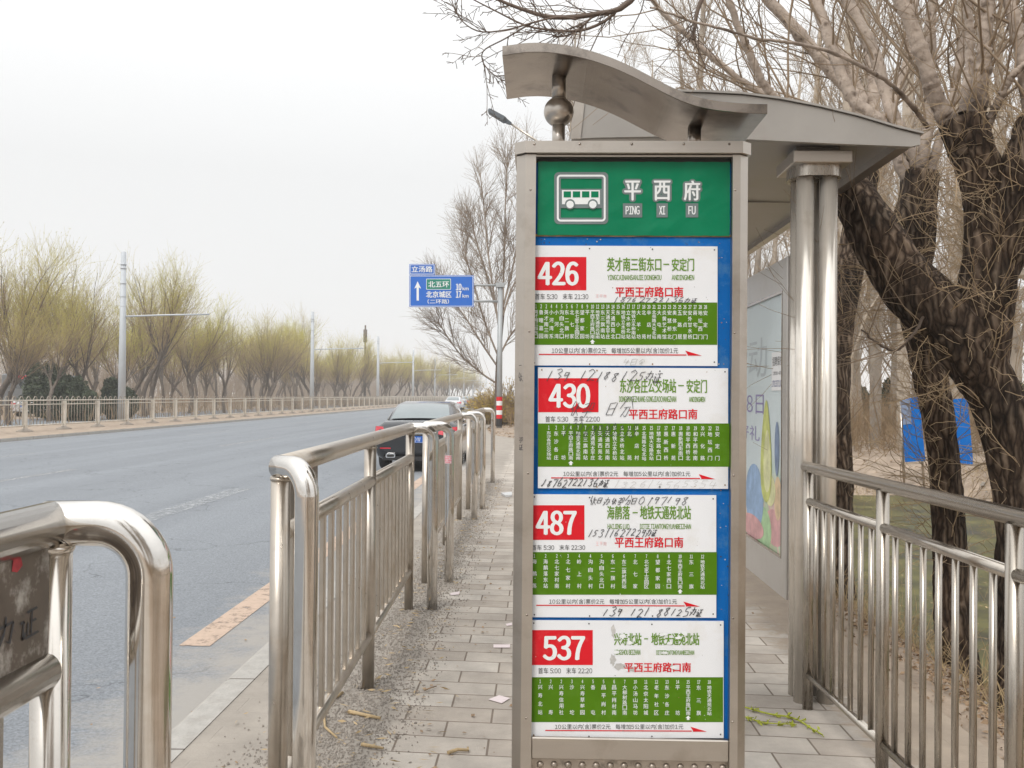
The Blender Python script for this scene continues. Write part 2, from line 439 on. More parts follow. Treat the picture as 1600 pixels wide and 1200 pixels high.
M['line_faint'] = worn_paint('faint_white_paint', (.385, .40, .415), .5)
M['line_orange'] = worn_paint('worn_orange_paint', (.50, .375, .29), .38)
def bark():
    """furrowed bark: dark cracks running along the limb between pale worn ridges"""
    m = bpy.data.materials.new('willow_bark'); m.use_nodes = True
    t = m.node_tree; b = t.nodes['Principled BSDF']
    tcd = _n(t, 'ShaderNodeTexCoord')
    nd = _n(t, 'ShaderNodeTexNoise'); nd.inputs['Scale'].default_value = 5; nd.inputs['Detail'].default_value = 3
    t.links.new(tcd.outputs['Object'], nd.inputs['Vector'])
    sc = _n(t, 'ShaderNodeVectorMath', operation='MULTIPLY_ADD'); sc.inputs[1].default_value = (.10, .10, .10)
    t.links.new(nd.outputs['Color'], sc.inputs[0]); t.links.new(tcd.outputs['Object'], sc.inputs[2])
    mp = _n(t, 'ShaderNodeMapping'); mp.inputs['Scale'].default_value = (1, 1, .14)
    t.links.new(sc.outputs[0], mp.inputs[0])
    v = _n(t, 'ShaderNodeTexVoronoi', feature='DISTANCE_TO_EDGE'); v.inputs['Scale'].default_value = 26
    t.links.new(mp.outputs[0], v.inputs['Vector'])
    n2 = _n(t, 'ShaderNodeTexNoise'); n2.inputs['Scale'].default_value = 45; n2.inputs['Detail'].default_value = 7; n2.inputs['Roughness'].default_value = .7
    t.links.new(mp.outputs[0], n2.inputs['Vector'])
    mm = _n(t, 'ShaderNodeMath', operation='MULTIPLY_ADD'); mm.inputs[1].default_value = .45
    t.links.new(n2.outputs['Fac'], mm.inputs[0]); t.links.new(v.outputs['Distance'], mm.inputs[2])
    r = _n(t, 'ShaderNodeValToRGB'); e = r.color_ramp.elements
    e[0].position, e[0].color = .20, (.022, .016, .012, 1); e[1].position, e[1].color = .72, (.30, .245, .195, 1)
    x = e.new(.36); x.color = (.085, .062, .047, 1)
    t.links.new(mm.outputs[0], r.inputs[0])
    n3 = _n(t, 'ShaderNodeTexNoise'); n3.inputs['Scale'].default_value = 2.2; n3.inputs['Detail'].default_value = 5
    t.links.new(tcd.outputs['Object'], n3.inputs['Vector'])
    r3 = _n(t, 'ShaderNodeValToRGB'); r3.color_ramp.elements[0].position, r3.color_ramp.elements[1].position = .36, .66
    r3.color_ramp.elements[0].color = (.42, .40, .38, 1); r3.color_ramp.elements[1].color = (1.25, 1.15, 1.05, 1)
    t.links.new(n3.outputs['Fac'], r3.inputs[0])
    mu = _n(t, 'ShaderNodeMix', data_type='RGBA', blend_type='MULTIPLY'); mu.inputs['Factor'].default_value = 1
    t.links.new(r.outputs[0], mu.inputs['A']); t.links.new(r3.outputs[0], mu.inputs['B'])
    t.links.new(mu.outputs['Result'], b.inputs['Base Color']); b.inputs['Roughness'].default_value = .9; b.inputs['Specular IOR Level'].default_value = .2
    bp = _n(t, 'ShaderNodeBump'); bp.inputs['Strength'].default_value = 1.0; bp.inputs['Distance'].default_value = .03
    t.links.new(mm.outputs[0], bp.inputs['Height']); t.links.new(bp.outputs[0], b.inputs['Normal'])
    return m
M['bark'] = bark()
def shoot():
    """young limb bark: scarred grey-tan, darkening to old brown bark lower down the tree"""
    m = mat('pale_shoot_bark', (.42, .345, .285), .8, 0, .20, 7, stain=(.13, .095, .07), stain_amt=.9, sscale=19, bump=.5, bscale=30)
    t = m.node_tree; b = t.nodes['Principled BSDF']; src = b.inputs['Base Color'].links[0].from_socket
    tcd = _n(t, 'ShaderNodeTexCoord'); sp = _n(t, 'ShaderNodeSeparateXYZ'); t.links.new(tcd.outputs['Object'], sp.inputs[0])
    nz = _n(t, 'ShaderNodeTexNoise'); nz.inputs['Scale'].default_value = 6; nz.inputs['Detail'].default_value = 6; t.links.new(tcd.outputs['Object'], nz.inputs['Vector'])
    ma = _n(t, 'ShaderNodeMath', operation='MULTIPLY_ADD'); ma.inputs[1].default_value = 1.1; t.links.new(nz.outputs['Fac'], ma.inputs[0]); t.links.new(sp.outputs['Z'], ma.inputs[2])
    r = _n(t, 'ShaderNodeMapRange'); r.inputs[1].default_value = 3.5; r.inputs[2].default_value = 3.85; t.links.new(ma.outputs[0], r.inputs[0])
    mx = _n(t, 'ShaderNodeMix', data_type='RGBA'); mx.inputs['A'].default_value = (.095, .068, .05, 1)
    vo = _n(t, 'ShaderNodeTexVoronoi'); vo.inputs['Scale'].default_value = 10
    nd = _n(t, 'ShaderNodeVectorMath', operation='MULTIPLY_ADD'); nd.inputs[1].default_value = (.12, .12, .12); t.links.new(nz.outputs['Color'], nd.inputs[0]); t.links.new(tcd.outputs['Object'], nd.inputs[2]); t.links.new(nd.outputs[0], vo.inputs['Vector'])
    kn = _n(t, 'ShaderNodeMapRange'); kn.inputs[1].default_value = .08; kn.inputs[2].default_value = .24; t.links.new(vo.outputs['Distance'], kn.inputs[0])
    mk = _n(t, 'ShaderNodeMix', data_type='RGBA'); mk.inputs['A'].default_value = (.13, .095, .07, 1)
    t.links.new(kn.outputs[0], mk.inputs['Factor']); t.links.new(src, mk.inputs['B'])
    t.links.new(r.outputs[0], mx.inputs['Factor']); t.links.new(mk.outputs['Result'], mx.inputs['B']); t.links.new(mx.outputs['Result'], b.inputs['Base Color'])
    return m
M['shoot'] = shoot()
M['twig'] = mat('bare_twig', (.27, .20, .135), .8, 0, .2, 3)
M['twig_dark'] = mat('dark_twig', (.15, .11, .085), .8, 0, .2, 3)
M['twig_tan'] = mat('tan_twig', (.38, .28, .17), .8, 0, .2, 3)
M['poplar'] = mat('poplar_bark', (.46, .40, .33), .85, 0, .2, 5, stain=(.15, .12, .09), stain_amt=.6, sscale=6, stretch=(1, 1, .5))
M['wil_bark'] = mat('far_willow_bark', (.13, .105, .085), .9, 0, .3, 4)
M['wil_twig'] = mat('willow_withes', (.36, .28, .175), .8, 0, .2, .5)
M['wil_green'] = mat('willow_spring_withes', (.52, .47, .13), .8, 0, .2, .5)
def vary(m, lo, hi):
    """trees of a kind differ a little from one another"""
    t = m.node_tree; b = t.nodes['Principled BSDF']; src = b.inputs['Base Color'].links[0].from_socket
    oi = _n(t, 'ShaderNodeObjectInfo'); r = _n(t, 'ShaderNodeValToRGB'); r.color_ramp.elements[0].color = (*lo, 1); r.color_ramp.elements[1].color = (*hi, 1)
    mx = _n(t, 'ShaderNodeMix', data_type='RGBA', blend_type='MULTIPLY'); mx.inputs['Factor'].default_value = 1
    t.links.new(oi.outputs['Random'], r.inputs[0]); t.links.new(src, mx.inputs['A']); t.links.new(r.outputs[0], mx.inputs['B']); t.links.new(mx.outputs['Result'], b.inputs['Base Color'])
vary(M['wil_twig'], (.85, .82, .85), (1.15, 1.1, .95)); vary(M['wil_green'], (.88, .80, 1.0), (1.08, 1.15, .8)); vary(M['poplar'], (.75, .75, .76), (1.15, 1.12, 1.08))
M['evergreen'] = mat('evergreen_leaf', (.075, .095, .055), .7, 0, .4, 1.5)
M['litter'] = mat('dead_leaf', (.30, .205, .125), .85, 0, .5, 25)
M['straw'] = mat('straw', (.46, .34, .19), .85, 0, .25, 20)
M['gravel'] = mat('gravel', (.285, .25, .215), .9, 0, .4, 40)
M['brush'] = mat('dry_brush', (.33, .235, .14), .85, 0, .3, 2)
M['forsythia'] = mat('yellow_bush', (.50, .36, .08), .8, 0, .3, 1)

# ================================================================== SETTING
ROAD_Z = -.12
def kx(y):                          # kerb line: the bay tapers out beyond the stop
    if y < 25: return -1.62
    if y < 42: return -1.62 - 2.7 * ((y - 25) / 17)
    return -4.3
def pr(y):                          # right edge of the paving
    if y < 24: return 1.95
    if y < 36: return 1.95 - 3.7 * ((y - 24) / 12) ** 1.3
    return -1.75 - min(1, (y - 36) / 8) * .6
YS = [-12, -6, 0, 3, 6, 10, 15, 20, 25, 28, 31, 34, 37, 40, 43, 50, 60, 80, 120, 200, 400, 900]
def strip(name, xa, xb, z, m, y0=-12, y1=900):
    mb = MB(); ys = [y0] + [y for y in YS if y0 < y < y1] + [y1]
    vs = []
    for y in ys: vs += [(xa(y), y, z), (xb(y), y, z)]
    return mb.add(vs, [(2*i, 2*i+1, 2*i+3, 2*i+2) for i in range(len(ys)-1)]).build(name, m)

def gz(x, y):                       # lie of the land
    if -17.4 < x < kx(y): return -.30
    if x <= -17.4: return -.125
    if x < pr(y): return -.04
    e = pr(y) if y > 24 else 1.95
    n = mnoise.noise(Vector((x * .9, y * .9, 0))) * .10 + mnoise.noise(Vector((x * 2.7, y * 2.7, 5))) * .04
    d = x - e
    if y > 27 or y < -8: return -.03 + min(1, d / 2) * n
    # ditch with a pond in it, on the far side of the willows
    s1 = min(1, max(0, (d - .10) / 1.9)); s1 = s1 * s1 * (3 - 2 * s1)
    yy = min(1, max(0, (y - 1) / 3)) * min(1, max(0, (25 - y) / 5))
    far = 3.6 + max(0, min(3.2, (y - 7) * .33)) + .4 * math.sin(y * .8)
    s2 = min(1, max(0, (d - far) / 1.5)); s2 = s2 * s2 * (3 - 2 * s2)
    return -.035 + n * min(1, d / .5) - .95 * s1 * (1 - s2) * yy

xs = sorted(set([-1500, -500, -150, -60, -30, -22, -18, -17.41, -17.39, -10, -4.5, -4.2, -3.5, -2.5, -1.7, -1.55] + list(np.arange(-1.4, 2.0, .4)) + [1.94, 1.96]
     + list(np.arange(2.04, 5, .12)) + list(np.arange(5, 12, .3)) + list(np.arange(12, 40, 2)) + [50, 70, 120, 300, 800, 1500]))
ysg = sorted(set([-400, -100, -40, -20, -12, -9, -6] + list(np.arange(-3, 14, .16)) + list(np.arange(14, 30, .4)) + list(np.arange(30, 60, 2.5)) + [70, 90, 130, 200, 400, 900, 2500]))
mb = MB(); NX = len(xs)
vs = [(float(x), float(y), gz(x, y)) for y in ysg for x in xs]
fs = [(j*NX+i, j*NX+i+1, (j+1)*NX+i+1, (j+1)*NX+i) for j in range(len(ysg)-1) for i in range(NX-1)]
tag(mb.add(vs, fs, 0, True).build('ground', M['earth']), kind='structure')

tag(strip('road', lambda y: -17.0, kx, ROAD_Z, M['asphalt']), kind='structure')
tag(strip('far_lane', lambda y: -30.0, lambda y: -22.6, -.115, M['asphalt']), kind='structure')
tag(strip('footpath', lambda y: kx(y) + .01, pr, 0.0, M['paving']), kind='structure')
# kerb: a real step down to the road
mb = MB(); vs = []
ys = YS
for y in ys:
    k = kx(y); vs += [(k - .005, y, ROAD_Z - .05), (k, y, -.006), (k + .02, y, .004), (k + .15, y, .005), (k + .15, y, -.05)]
tag(mb.add(vs, [(5*i+j, 5*i+j+1, 5*i+5+j+1, 5*i+5+j) for i in range(len(ys)-1) for j in range(4)]).build('kerb', M['kerb']), kind='structure')
mb = MB(); vs = []
for y in ys:
    vs += [(-17.2, y, -.03), (-17.02, y, -.02), (-17.0, y, ROAD_Z - .05)]
tag(mb.add(vs, [(3*i+j, 3*i+j+1, 3*i+3+j+1, 3*i+3+j) for i in range(len(ys)-1) for j in range(2)]).build('far_kerb', M['kerb']), kind='structure')
# painted markings
def line(name, x, wd, m, y0, y1, z=ROAD_Z + .004):
    mb = MB(); n = max(1, int((y1 - y0) / 4))
    vs = []
    for i in range(n + 1):
        y = y0 + (y1 - y0) * i / n; vs += [(x - wd/2, y, z), (x + wd/2, y, z)]
    return tag(mb.add(vs, [(2*i, 2*i+1, 2*i+3, 2*i+2) for i in range(n)]).build(name, m), kind='structure')
line('orange_edge_line', -2.18, .20, M['line_orange'], 6.1, 60)
line('faded_lane_line', -5.0, .34, M['line_faint'], 8, 16.2)
for y0 in (13.6, 29, 44, 60, 76, 92): line('lane_dash', -9.65, .15, M['line_white'], y0, y0 + 6.2)
for y0 in (20, 36, 52, 70, 90): line('lane_dash', -13.2, .15, M['line_white'], y0, y0 + 5)
for y0 in (31, 47, 63, 79): line('lane_dash', -5.0, .15, M['line_white'], y0, y0 + 6)
line('far_edge_line', -16.55, .18, M['line_white'], -10, 300)
# dusty strip under the far fence
tag(strip('far_verge', lambda y: -22.5, lambda y: -17.2, -.024, M['verge']), kind='structure')

# pond water in the ditch
m = bpy.data.materials.new('pond_water'); m.use_nodes = True
t = m.node_tree; b = t.nodes['Principled BSDF']
tcd = _n(t, 'ShaderNodeTexCoord'); nz = _n(t, 'ShaderNodeTexNoise'); nz.inputs['Scale'].default_value = 1.3; nz.inputs['Detail'].default_value = 6
t.links.new(tcd.outputs['Object'], nz.inputs['Vector'])
rp = _n(t, 'ShaderNodeValToRGB'); rp.color_ramp.elements[0].position, rp.color_ramp.elements[1].position = .42, .6
rp.color_ramp.elements[0].color = (.05, .048, .024, 1); rp.color_ramp.elements[1].color = (.145, .135, .05, 1)
x_ = rp.color_ramp.elements.new(.5); x_.color = (.095, .092, .034, 1); nz.inputs['Roughness'].default_value = .7; nz.inputs['Detail'].default_value = 9
b.inputs['Specular IOR Level'].default_value = .2
t.links.new(nz.outputs['Fac'], rp.inputs[0]); t.links.new(rp.outputs[0], b.inputs['Base Color'])
r2 = _n(t, 'ShaderNodeMapRange'); r2.inputs[3].default_value = .15; r2.inputs[4].default_value = .6
t.links.new(nz.outputs['Fac'], r2.inputs[0]); t.links.new(r2.outputs[0], b.inputs['Roughness'])
n3 = _n(t, 'ShaderNodeTexNoise'); n3.inputs['Scale'].default_value = 5; bp = _n(t, 'ShaderNodeBump'); bp.inputs['Strength'].default_value = .08
t.links.new(tcd.outputs['Object'], n3.inputs['Vector']); t.links.new(n3.outputs['Fac'], bp.inputs['Height']); t.links.new(bp.outputs[0], b.inputs['Normal'])
tag(MB().quad((2.3, 1, -.66), (13, 1, -.66), (13, 26, -.66), (2.3, 26, -.66)).build('pond_water', m), kind='structure')

# ================================================================== BUS STOP SIGN
SY = 2.98                           # front face of the plates' backing
def sp_(u, v, dy=0.0):
    p = dp(u, v, SY); return Vector((p.x, SY + dy, p.z))
sgn = empty('bus_stop_sign', (sp_(985, 600).x, SY + .1, 0), 'tall steel bus stop pillar with green header and four route plates under a wavy cap', 'bus stop sign')
X0, X1 = sp_(803.5, 700).x, sp_(1166, 700).x
XI0, XI1 = sp_(834, 700).x, sp_(1139.5, 700).x
ZT = sp_(985, 226).z
DEP = .20
ZF0, ZF1 = sp_(985, 1153).z, sp_(985, 248).z
mb = MB(); ch = .028
for (xa, xb, cx) in ((X0, XI0, -1), (XI1, X1, 1)):
    # chamfered corner posts (outer front corner cut away), standing 3 cm proud of the board
    if cx < 0: poly = [(xa, SY + DEP), (xa, SY - .03 + ch), (xa + ch, SY - .03), (xb, SY - .03), (xb, SY + DEP)]
    else: poly = [(xa, SY + DEP), (xa, SY - .03), (xb - ch, SY - .03), (xb, SY - .03 + ch), (xb, SY + DEP)]
    mb.prism(poly, 'z', 0.02, ZT - .038, 0)
mb.box((XI0, SY - .024, ZF1), (XI1, SY + .05, ZT - .038))
mb.build('frame', M['brushed'], sgn)
mb = MB()
mb.box((XI0, SY - .022, ZF0 - .062), (XI1, SY + .05, ZF0 + .004), bev=.003)
mb.build('cross_rail', M['brushed'], sgn)
# cap slab with cut corners
o_ = .006
poly = [(X0 - o_, SY + DEP + o_), (X0 - o_, SY - .045 + ch), (X0 + ch, SY - .045), (X1 - ch + .004, SY - .045), (X1 + o_, SY - .045 + ch), (X1 + o_, SY + DEP + o_)]
MB().prism(poly, 'z', ZT - .036, ZT).build('cap', M['brushed'], sgn)
# back panel
MB().box((XI0, SY + DEP - .012, .05), (XI1, SY + DEP - .002, ZT - .05)).build('back_panel', M['brushed'], sgn)
# embossed lower panel
mb = MB(); zb = ZF0 - .064
mb.box((XI0, SY + .0, .08), (XI1, SY + .02, zb))
row = 0
z = zb - .022
while z > .10:
    n = 14
    for i in range(n):
        x = XI0 + (XI1 - XI0) * (i + (.25 if row % 2 else .65)) / n
        vs = []; fs = []
        for k, (rr, hh) in enumerate(((.0115, 0), (.0095, .005), (.005, .0078), (.0001, .0085))):
            for j in range(10):
                a = 2*math.pi*j/10; vs.append((x + rr*math.cos(a), SY - hh, z + rr*math.sin(a)))
        for k in range(3):
            for j in range(10): fs.append((k*10+j, k*10+(j+1) % 10, k*10+10+(j+1) % 10, k*10+10+j))
        mb.add(vs, [f[::-1] for f in fs], 0, True)
    z -= .036; row += 1
mb.build('embossed_panel', mat('embossed_steel', (.46, .40, .34), .4, .8, .15, 10, stain=(.03, .028, .025), stain_amt=.9, sscale=9), sgn)
# wavy canopy on two stems
def wave_top(u):                    # top profile, photograph pixels
    P = [(784,74),(800,69),(830,66),(862,67),(900,73),(940,84),(980,100),(1020,121),(1060,142),(1100,155),(1150,161),(1199,163)]
    xs_, ys_ = zip(*P); return float(np.interp(u, xs_, ys_))
YC0, YC1 = SY - .15, SY + .27
us = np.linspace(785, 1199, 60); w5 = np.ones(7) / 7
vsm = np.array([wave_top(u) for u in us]); vsm = np.convolve(np.pad(vsm, 3, mode='edge'), w5, 'valid')
top = [dp(u, v, YC0) for u, v in zip(us, vsm)]
mb = MB(); n = len(top); vs = []
for p in top:
    th = .027
    vs += [(p.x, YC0, p.z), (p.x, YC0, p.z - th), (p.x, YC0 + .004, p.z - th - .001), (p.x, YC1, p.z - th - .001), (p.x, YC1, p.z)]
fs = []
for i in range(n-1):
    for j in range(5): fs.append((5*i+j, 5*i+(j+1) % 5, 5*i+5+(j+1) % 5, 5*i+5+j))
fs += [(4, 3, 2, 1, 0), tuple(5*(n-1)+j for j in range(5))]
mb.add(vs, [f[::-1] for f in fs], 0, False)
for i in range(len(mb.s)-2): mb.s[i] = False
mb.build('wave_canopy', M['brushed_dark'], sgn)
def canopy_z(x):
    return float(np.interp(x, [p.x for p in top], [p.z for p in top])) - .03
SD = SY + .06
a = dp(873, 175, SD); rb = 23.5 * SD / F_PX
MB().lathe((a.x, SD, a.z), [(rb*math.sin(t_), -rb*math.cos(t_)) for t_ in np.linspace(0.02, math.pi-.02, 22)], 32).build('finial_ball', M['brushed'], sgn)
MB().tube([(a.x, SD, ZT - .01), (a.x, SD, a.z - rb*.9)], .0205, 20).build('stem', M['brushed'], sgn)
MB().tube([(a.x, SD, a.z + rb*.9), (a.x, SD, canopy_z(a.x) + .004)], .0225, 20).build('stem', M['brushed'], sgn)
b_ = dp(1085, 200, SD)
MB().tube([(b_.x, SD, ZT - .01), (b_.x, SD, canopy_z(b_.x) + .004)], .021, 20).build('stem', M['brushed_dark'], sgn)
# backing board
bb0, bb1 = sp_(833, 1153), sp_(1139, 370)
board = MB().box((XI0 - .001, SY + .001, ZF0 - .01), (XI1 + .001, SY + .016, ZF1 + .01)).build('backing_board', M['blue_board'], sgn)
# header panel with crumpled green film
hp0, hp1 = sp_(838.5, 368), sp_(1137, 254)
hp0.x, hp1.x = XI0 + .006, XI1 - .004
mb = MB(); nx, nz_ = 60, 24
vs = []
for j in range(nz_+1):
    for i in range(nx+1):
        x = hp0.x + (hp1.x - hp0.x)*i/nx; z = hp0.z + (hp1.z - hp0.z)*j/nz_
        e = min(i, nx-i, j*2, (nz_-j)*2) / 6
        edge = .002 * mnoise.noise(Vector((x*40, z*40, 0))) if e < .2 else 0
        vs.append((x + edge, SY - .006 - .0022*mnoise.noise(Vector((x*13, z*22, 3))) - .0022*abs(mnoise.noise(Vector((x*5+z*9, z*30-x*20, 9)))), z + edge))
mb.add(vs, [(j*(nx+1)+i, j*(nx+1)+i+1, (j+1)*(nx+1)+i+1, (j+1)*(nx+1)+i) for j in range(nz_) for i in range(nx)], 0, True)
header = mb.build('header_panel', M['green_head'], sgn)
MB().box((XI0, SY - .004, hp0.z - .003), (XI1, SY + .002, hp0.z + .004)).build('header_edge', M['rust'], sgn)
MB().box((XI0, SY - .003, hp1.z - .002), (XI1, SY + .002, ZF1 + .004)).build('header_shadow_gap', M['darkgap'], sgn)

# ------------------------------------------------------------------ lettering
GL = {}
def glyph(ch):
    """flat outline of one character in font units (full-width forms, so that all come from the same typeface)"""
    if ch in GL: return GL[ch]
    body = chr(ord(ch) + 0xFEE0) if '!' <= ch <= '~' else ch
    c = bpy.data.curves.new('lettering', 'FONT'); c.body = body; c.resolution_u = 4
    o = bpy.data.objects.new('lettering', c); COL.objects.link(o)
    dg = bpy.context.evaluated_depsgraph_get(); dg.update()
    me = bpy.data.meshes.new_from_object(o.evaluated_get(dg))
    V = np.array([v.co[:2] for v in me.vertices]).reshape(-1, 2); Fs = [tuple(p.vertices) for p in me.polygons]
    bpy.data.objects.remove(o); bpy.data.curves.remove(c); bpy.data.meshes.remove(me)
    GL[ch] = (V, Fs)
    return GL[ch]
def glyphs(body, bold=0.0):
    """a string laid out and scaled to a unit box"""
    key = (body, bold)
    if key in GL: return GL[key]
    Vs, Fs, x, o = [], [], 0.0, 0
    for ch in body:
        if ch == ' ': x += .30; continue
        V, F_ = glyph(ch)
        if not len(V): continue
        lat = '!' <= ch <= '~'
        if lat: V = V - np.array([V[:, 0].min(), 0]) + np.array([x, 0]); x = V[:, 0].max() + .085
        else: V = V + np.array([x, 0]); x += 1.0
        Vs.append(V); Fs += [tuple(i + o for i in f) for f in F_]; o += len(V)
    V = np.concatenate(Vs); lo, hi = V.min(0), V.max(0)
    GL[key] = ((V - lo) / np.maximum(hi - lo, 1e-6), Fs, 1.0)
    return GL[key]
class Face:
    """a vertical sign face: places things by their place in the photograph, at the sign's own distance"""
    def __init__(s, pt, step=.00008): s.pt = pt; s.mb = MB(); s.step = step
    def text(s, body, x0, x1, y0, y1, m=0, bold=0.0, dy=-.0012, slant=0.0):
        """bold: stroke thickening in photograph pixels, by copies set side by side"""
        V, Fs, _ = glyphs(body)
        offs = [(0, 0)] if not bold else [(-bold/2, -bold/4), (0, bold/4), (bold/2, -bold/4), (0, 0)] if bold < 1.6 else [(-bold/2, 0), (-bold/4, -bold/4), (0, bold/4), (bold/4, -bold/4), (bold/2, 0)]
        for k, (ox, oy) in enumerate(offs):
            vs = []
            for (a, c) in V:
                p = s.pt(x0 + bold/2 + (x1-x0-bold)*a + ox, y1 + (y0-y1)*c + oy); vs.append((p.x, p.y + dy - s.step*k, p.z))
            s.mb.add(vs, Fs, m)
    def poly(s, pts, m=0, dy=-.0012):
        vs = []
        for u, v in pts:
            p = s.pt(u, v); vs.append((p.x, p.y + dy, p.z))
        s.mb.add(vs, [tuple(range(len(vs)))], m)
    def rect(s, x0, x1, y0, y1, m=0, dy=-.0012): s.poly([(x0,y1),(x1,y1),(x1,y0),(x0,y0)], m, dy)
    def stroke(s, pts, wd=1.0, m=0, dy=-.0018):
        P = [np.array(p, float) for p in pts]; vs = []; fs = []
        for i, p in enumerate(P):
            t_ = P[min(i+1, len(P)-1)] - P[max(i-1, 0)]; nn = np.array([-t_[1], t_[0]]) / (np.linalg.norm(t_) + 1e-9) * wd/2
            for q in (p + nn, p - nn):
                c = s.pt(*q); vs.append((c.x, c.y + dy, c.z))
        for i in range(len(P)-1): fs.append((2*i, 2*i+1, 2*i+3, 2*i+2))
        s.mb.add(vs, fs, m)

# header lettering: pictogram of a bus in a rounded frame, name in characters and in pinyin
hf = Face(lambda u, v: sp_(u, v, -.0075))
def rrect(x0, x1, y0, y1, r, n=6):
    out = []
    for (cx, cy, a0) in ((x1-r, y1-r, 0), (x0+r, y1-r, 90), (x0+r, y0+r, 180), (x1-r, y0+r, 270)):
        for k in range(n+1):
            a = R(a0 + 90*k/n); out.append((cx + r*math.cos(a), cy + r*math.sin(a)))
    return out
def rframe(f, x0, x1, y0, y1, r, wd, m, dy):
    A = rrect(x0, x1, y0, y1, r); B = rrect(x0+wd, x1-wd, y0+wd, y1-wd, max(1, r-wd)); vs = []
    for u, v in A + B:
        p = f.pt(u, v); vs.append((p.x, p.y + dy, p.z))
    n = len(A); f.mb.add(vs, [(i, (i+1) % n, n+(i+1) % n, n+i) for i in range(n)], m)
rframe(hf, 866, 950, 270, 351, 7, 10, 1, -.0010)
rframe(hf, 870, 946, 274, 347, 6, 3, 0, -.0018)
hf.rect(876, 940, 296, 326, 1, -.0010)
hf.poly([(878,298),(937,298),(937,320),(878,320)], 0, -.0018)
for k in range(4): hf.rect(880.5+14.3*k, 892+14.3*k, 300, 309.5, 2, -.0024)
for cx in (890.5, 926):
    hf.poly([(cx+8*math.cos(t_), 320+8*math.sin(t_)) for t_ in np.linspace(0, 2*math.pi, 20)[:-1]], 1, -.0024)
    hf.poly([(cx+5.8*math.cos(t_), 320.5+5.8*math.sin(t_)) for t_ in np.linspace(0, 2*math.pi, 20)[:-1]], 0, -.0030)
for chh, cx, py, wd in (('平', 988, 'PING', 22), ('西', 1034, 'XI', 9.5), ('府', 1080.5, 'FU', 11.5)):
    V, Fs, _ = glyphs(chh)
    for k in range(14):
        ox, oy = 4.2*math.cos(k*2*math.pi/14), 3.6*math.sin(k*2*math.pi/14)
        hf.mb.add([(p.x, p.y - .0005 - .00003*k, p.z) for p in (hf.pt(cx - 12 + 24*a + ox, 313 - 29*c + oy) for a, c in V)], Fs, 1)
    hf.rect(cx-wd/2-4, cx+wd/2+4, 318.5, 340.5, 1, -.0008)
    hf.text(chh, cx-13, cx+13, 283.5, 314, 0, 1.5, -.0018)
    hf.text(py, cx-wd/2, cx+wd/2, 323, 336, 0, .7, -.0018)
hf.mb.build('lettering', [M['letter_white'], M['grey_film'], M['green_head']], header)

# route plates
rng = random.Random(4)
HAND = {'0': [[(.5,0),(.1,.3),(.1,.8),(.5,1),(.9,.7),(.8,.2),(.5,0)]], '1': [[(.6,0),(.35,1)]], '2': [[(.1,.2),(.5,0),(.85,.25),(.2,1),(.5,.9),(1,.95)]],
        '3': [[(.1,.1),(.6,0),(.8,.2),(.4,.45),(.85,.7),(.5,1),(.05,.9)]], '4': [[(.3,0),(.1,.55),(.9,.5)],[(.7,.2),(.5,1)]], '5': [[(.9,.05),(.35,.1),(.25,.45),(.75,.5),(.7,.9),(.1,1)]],
        '6': [[(.7,0),(.2,.5),(.2,.95),(.7,.95),(.75,.6),(.25,.65)]], '7': [[(.05,.15),(.85,.05),(.35,1)]], '8': [[(.7,.1),(.2,.2),(.7,.7),(.4,1),(.15,.75),(.8,.1)]],
        '9': [[(.8,.15),(.3,.1),(.2,.45),(.75,.35),(.8,.1),(.55,1)]],
        'b': [[(.1,.3),(.9,.25),(.7,.9),(.5,.8)],[(.5,0),(.4,.5),(.05,1)],[(.05,.5),(.15,.7)],[(.9,.5),(1,.65)]],
        'z': [[(.1,.1),(.2,.25)],[(.05,.45),(.25,.4),(.15,1),(.35,.8)],[(.4,.15),(1,.1)],[(.7,.15),(.65,.9)],[(.7,.5),(.95,.48)],[(.48,.5),(.45,.92)],[(.3,1),(1.1,.95)]],
        's': [[(.2,0),(.1,.6),(.3,.5),(.35,1)],[(.6,.1),(.55,.5),(1,.45)],[(.7,.3),(.5,1)],[(.6,.6),(1,1)]],
        'p': [[(.1,.2),(.5,.1),(.4,.5),(.1,.55)],[(.7,.1),(.65,.5),(1,.5),(1,.1),(.7,.1)],[(.1,.7),(1,.65)],[(.6,.6),(.5,1),(.2,.95)]],
        'f': [[(.4,0),(0,.6)],[(.6,0),(1,.6)],[(.3,.55),(.75,.5),(.6,1),(.4,.95)],[(.5,.55),(.2,1)]],
        'r': [[(.1,.1),(.1,.9)],[(.1,.1),(.8,.05),(.75,.9),(.1,.9)],[(.1,.5),(.75,.45)]], '-': [[(.1,.5),(.8,.45)]], ' ': []}
def scribble(f, s, x0, x1, y0, y1, wd, m, tilt=0.0):
    n = len(s); cw = (x1 - x0) / n
    for i, c in enumerate(s):
        sc_ = rng.uniform(.8, 1.25)
        jx, jy = rng.uniform(-.1, .1)*cw, rng.uniform(-.12, .12)*(y1-y0)
        for st in HAND[c]:
            P = [(x0 + cw*i + jx + a*cw*.85*sc_ + (.5 - b)*(y1-y0)*.38, y0 + jy + tilt*i + (.5 + (b - .5)*sc_)*(y1-y0)) for a, b in st]
            Q = []
            for k in range(len(P)-1):
                for t_ in (0, .34, .67):
                    Q.append((P[k][0]+(P[k+1][0]-P[k][0])*t_ + rng.uniform(-.25,.25), P[k][1]+(P[k+1][1]-P[k][1])*t_ + rng.uniform(-.25,.25)))
            Q.append(P[-1]); f.stroke(Q, wd, m, -.0024)

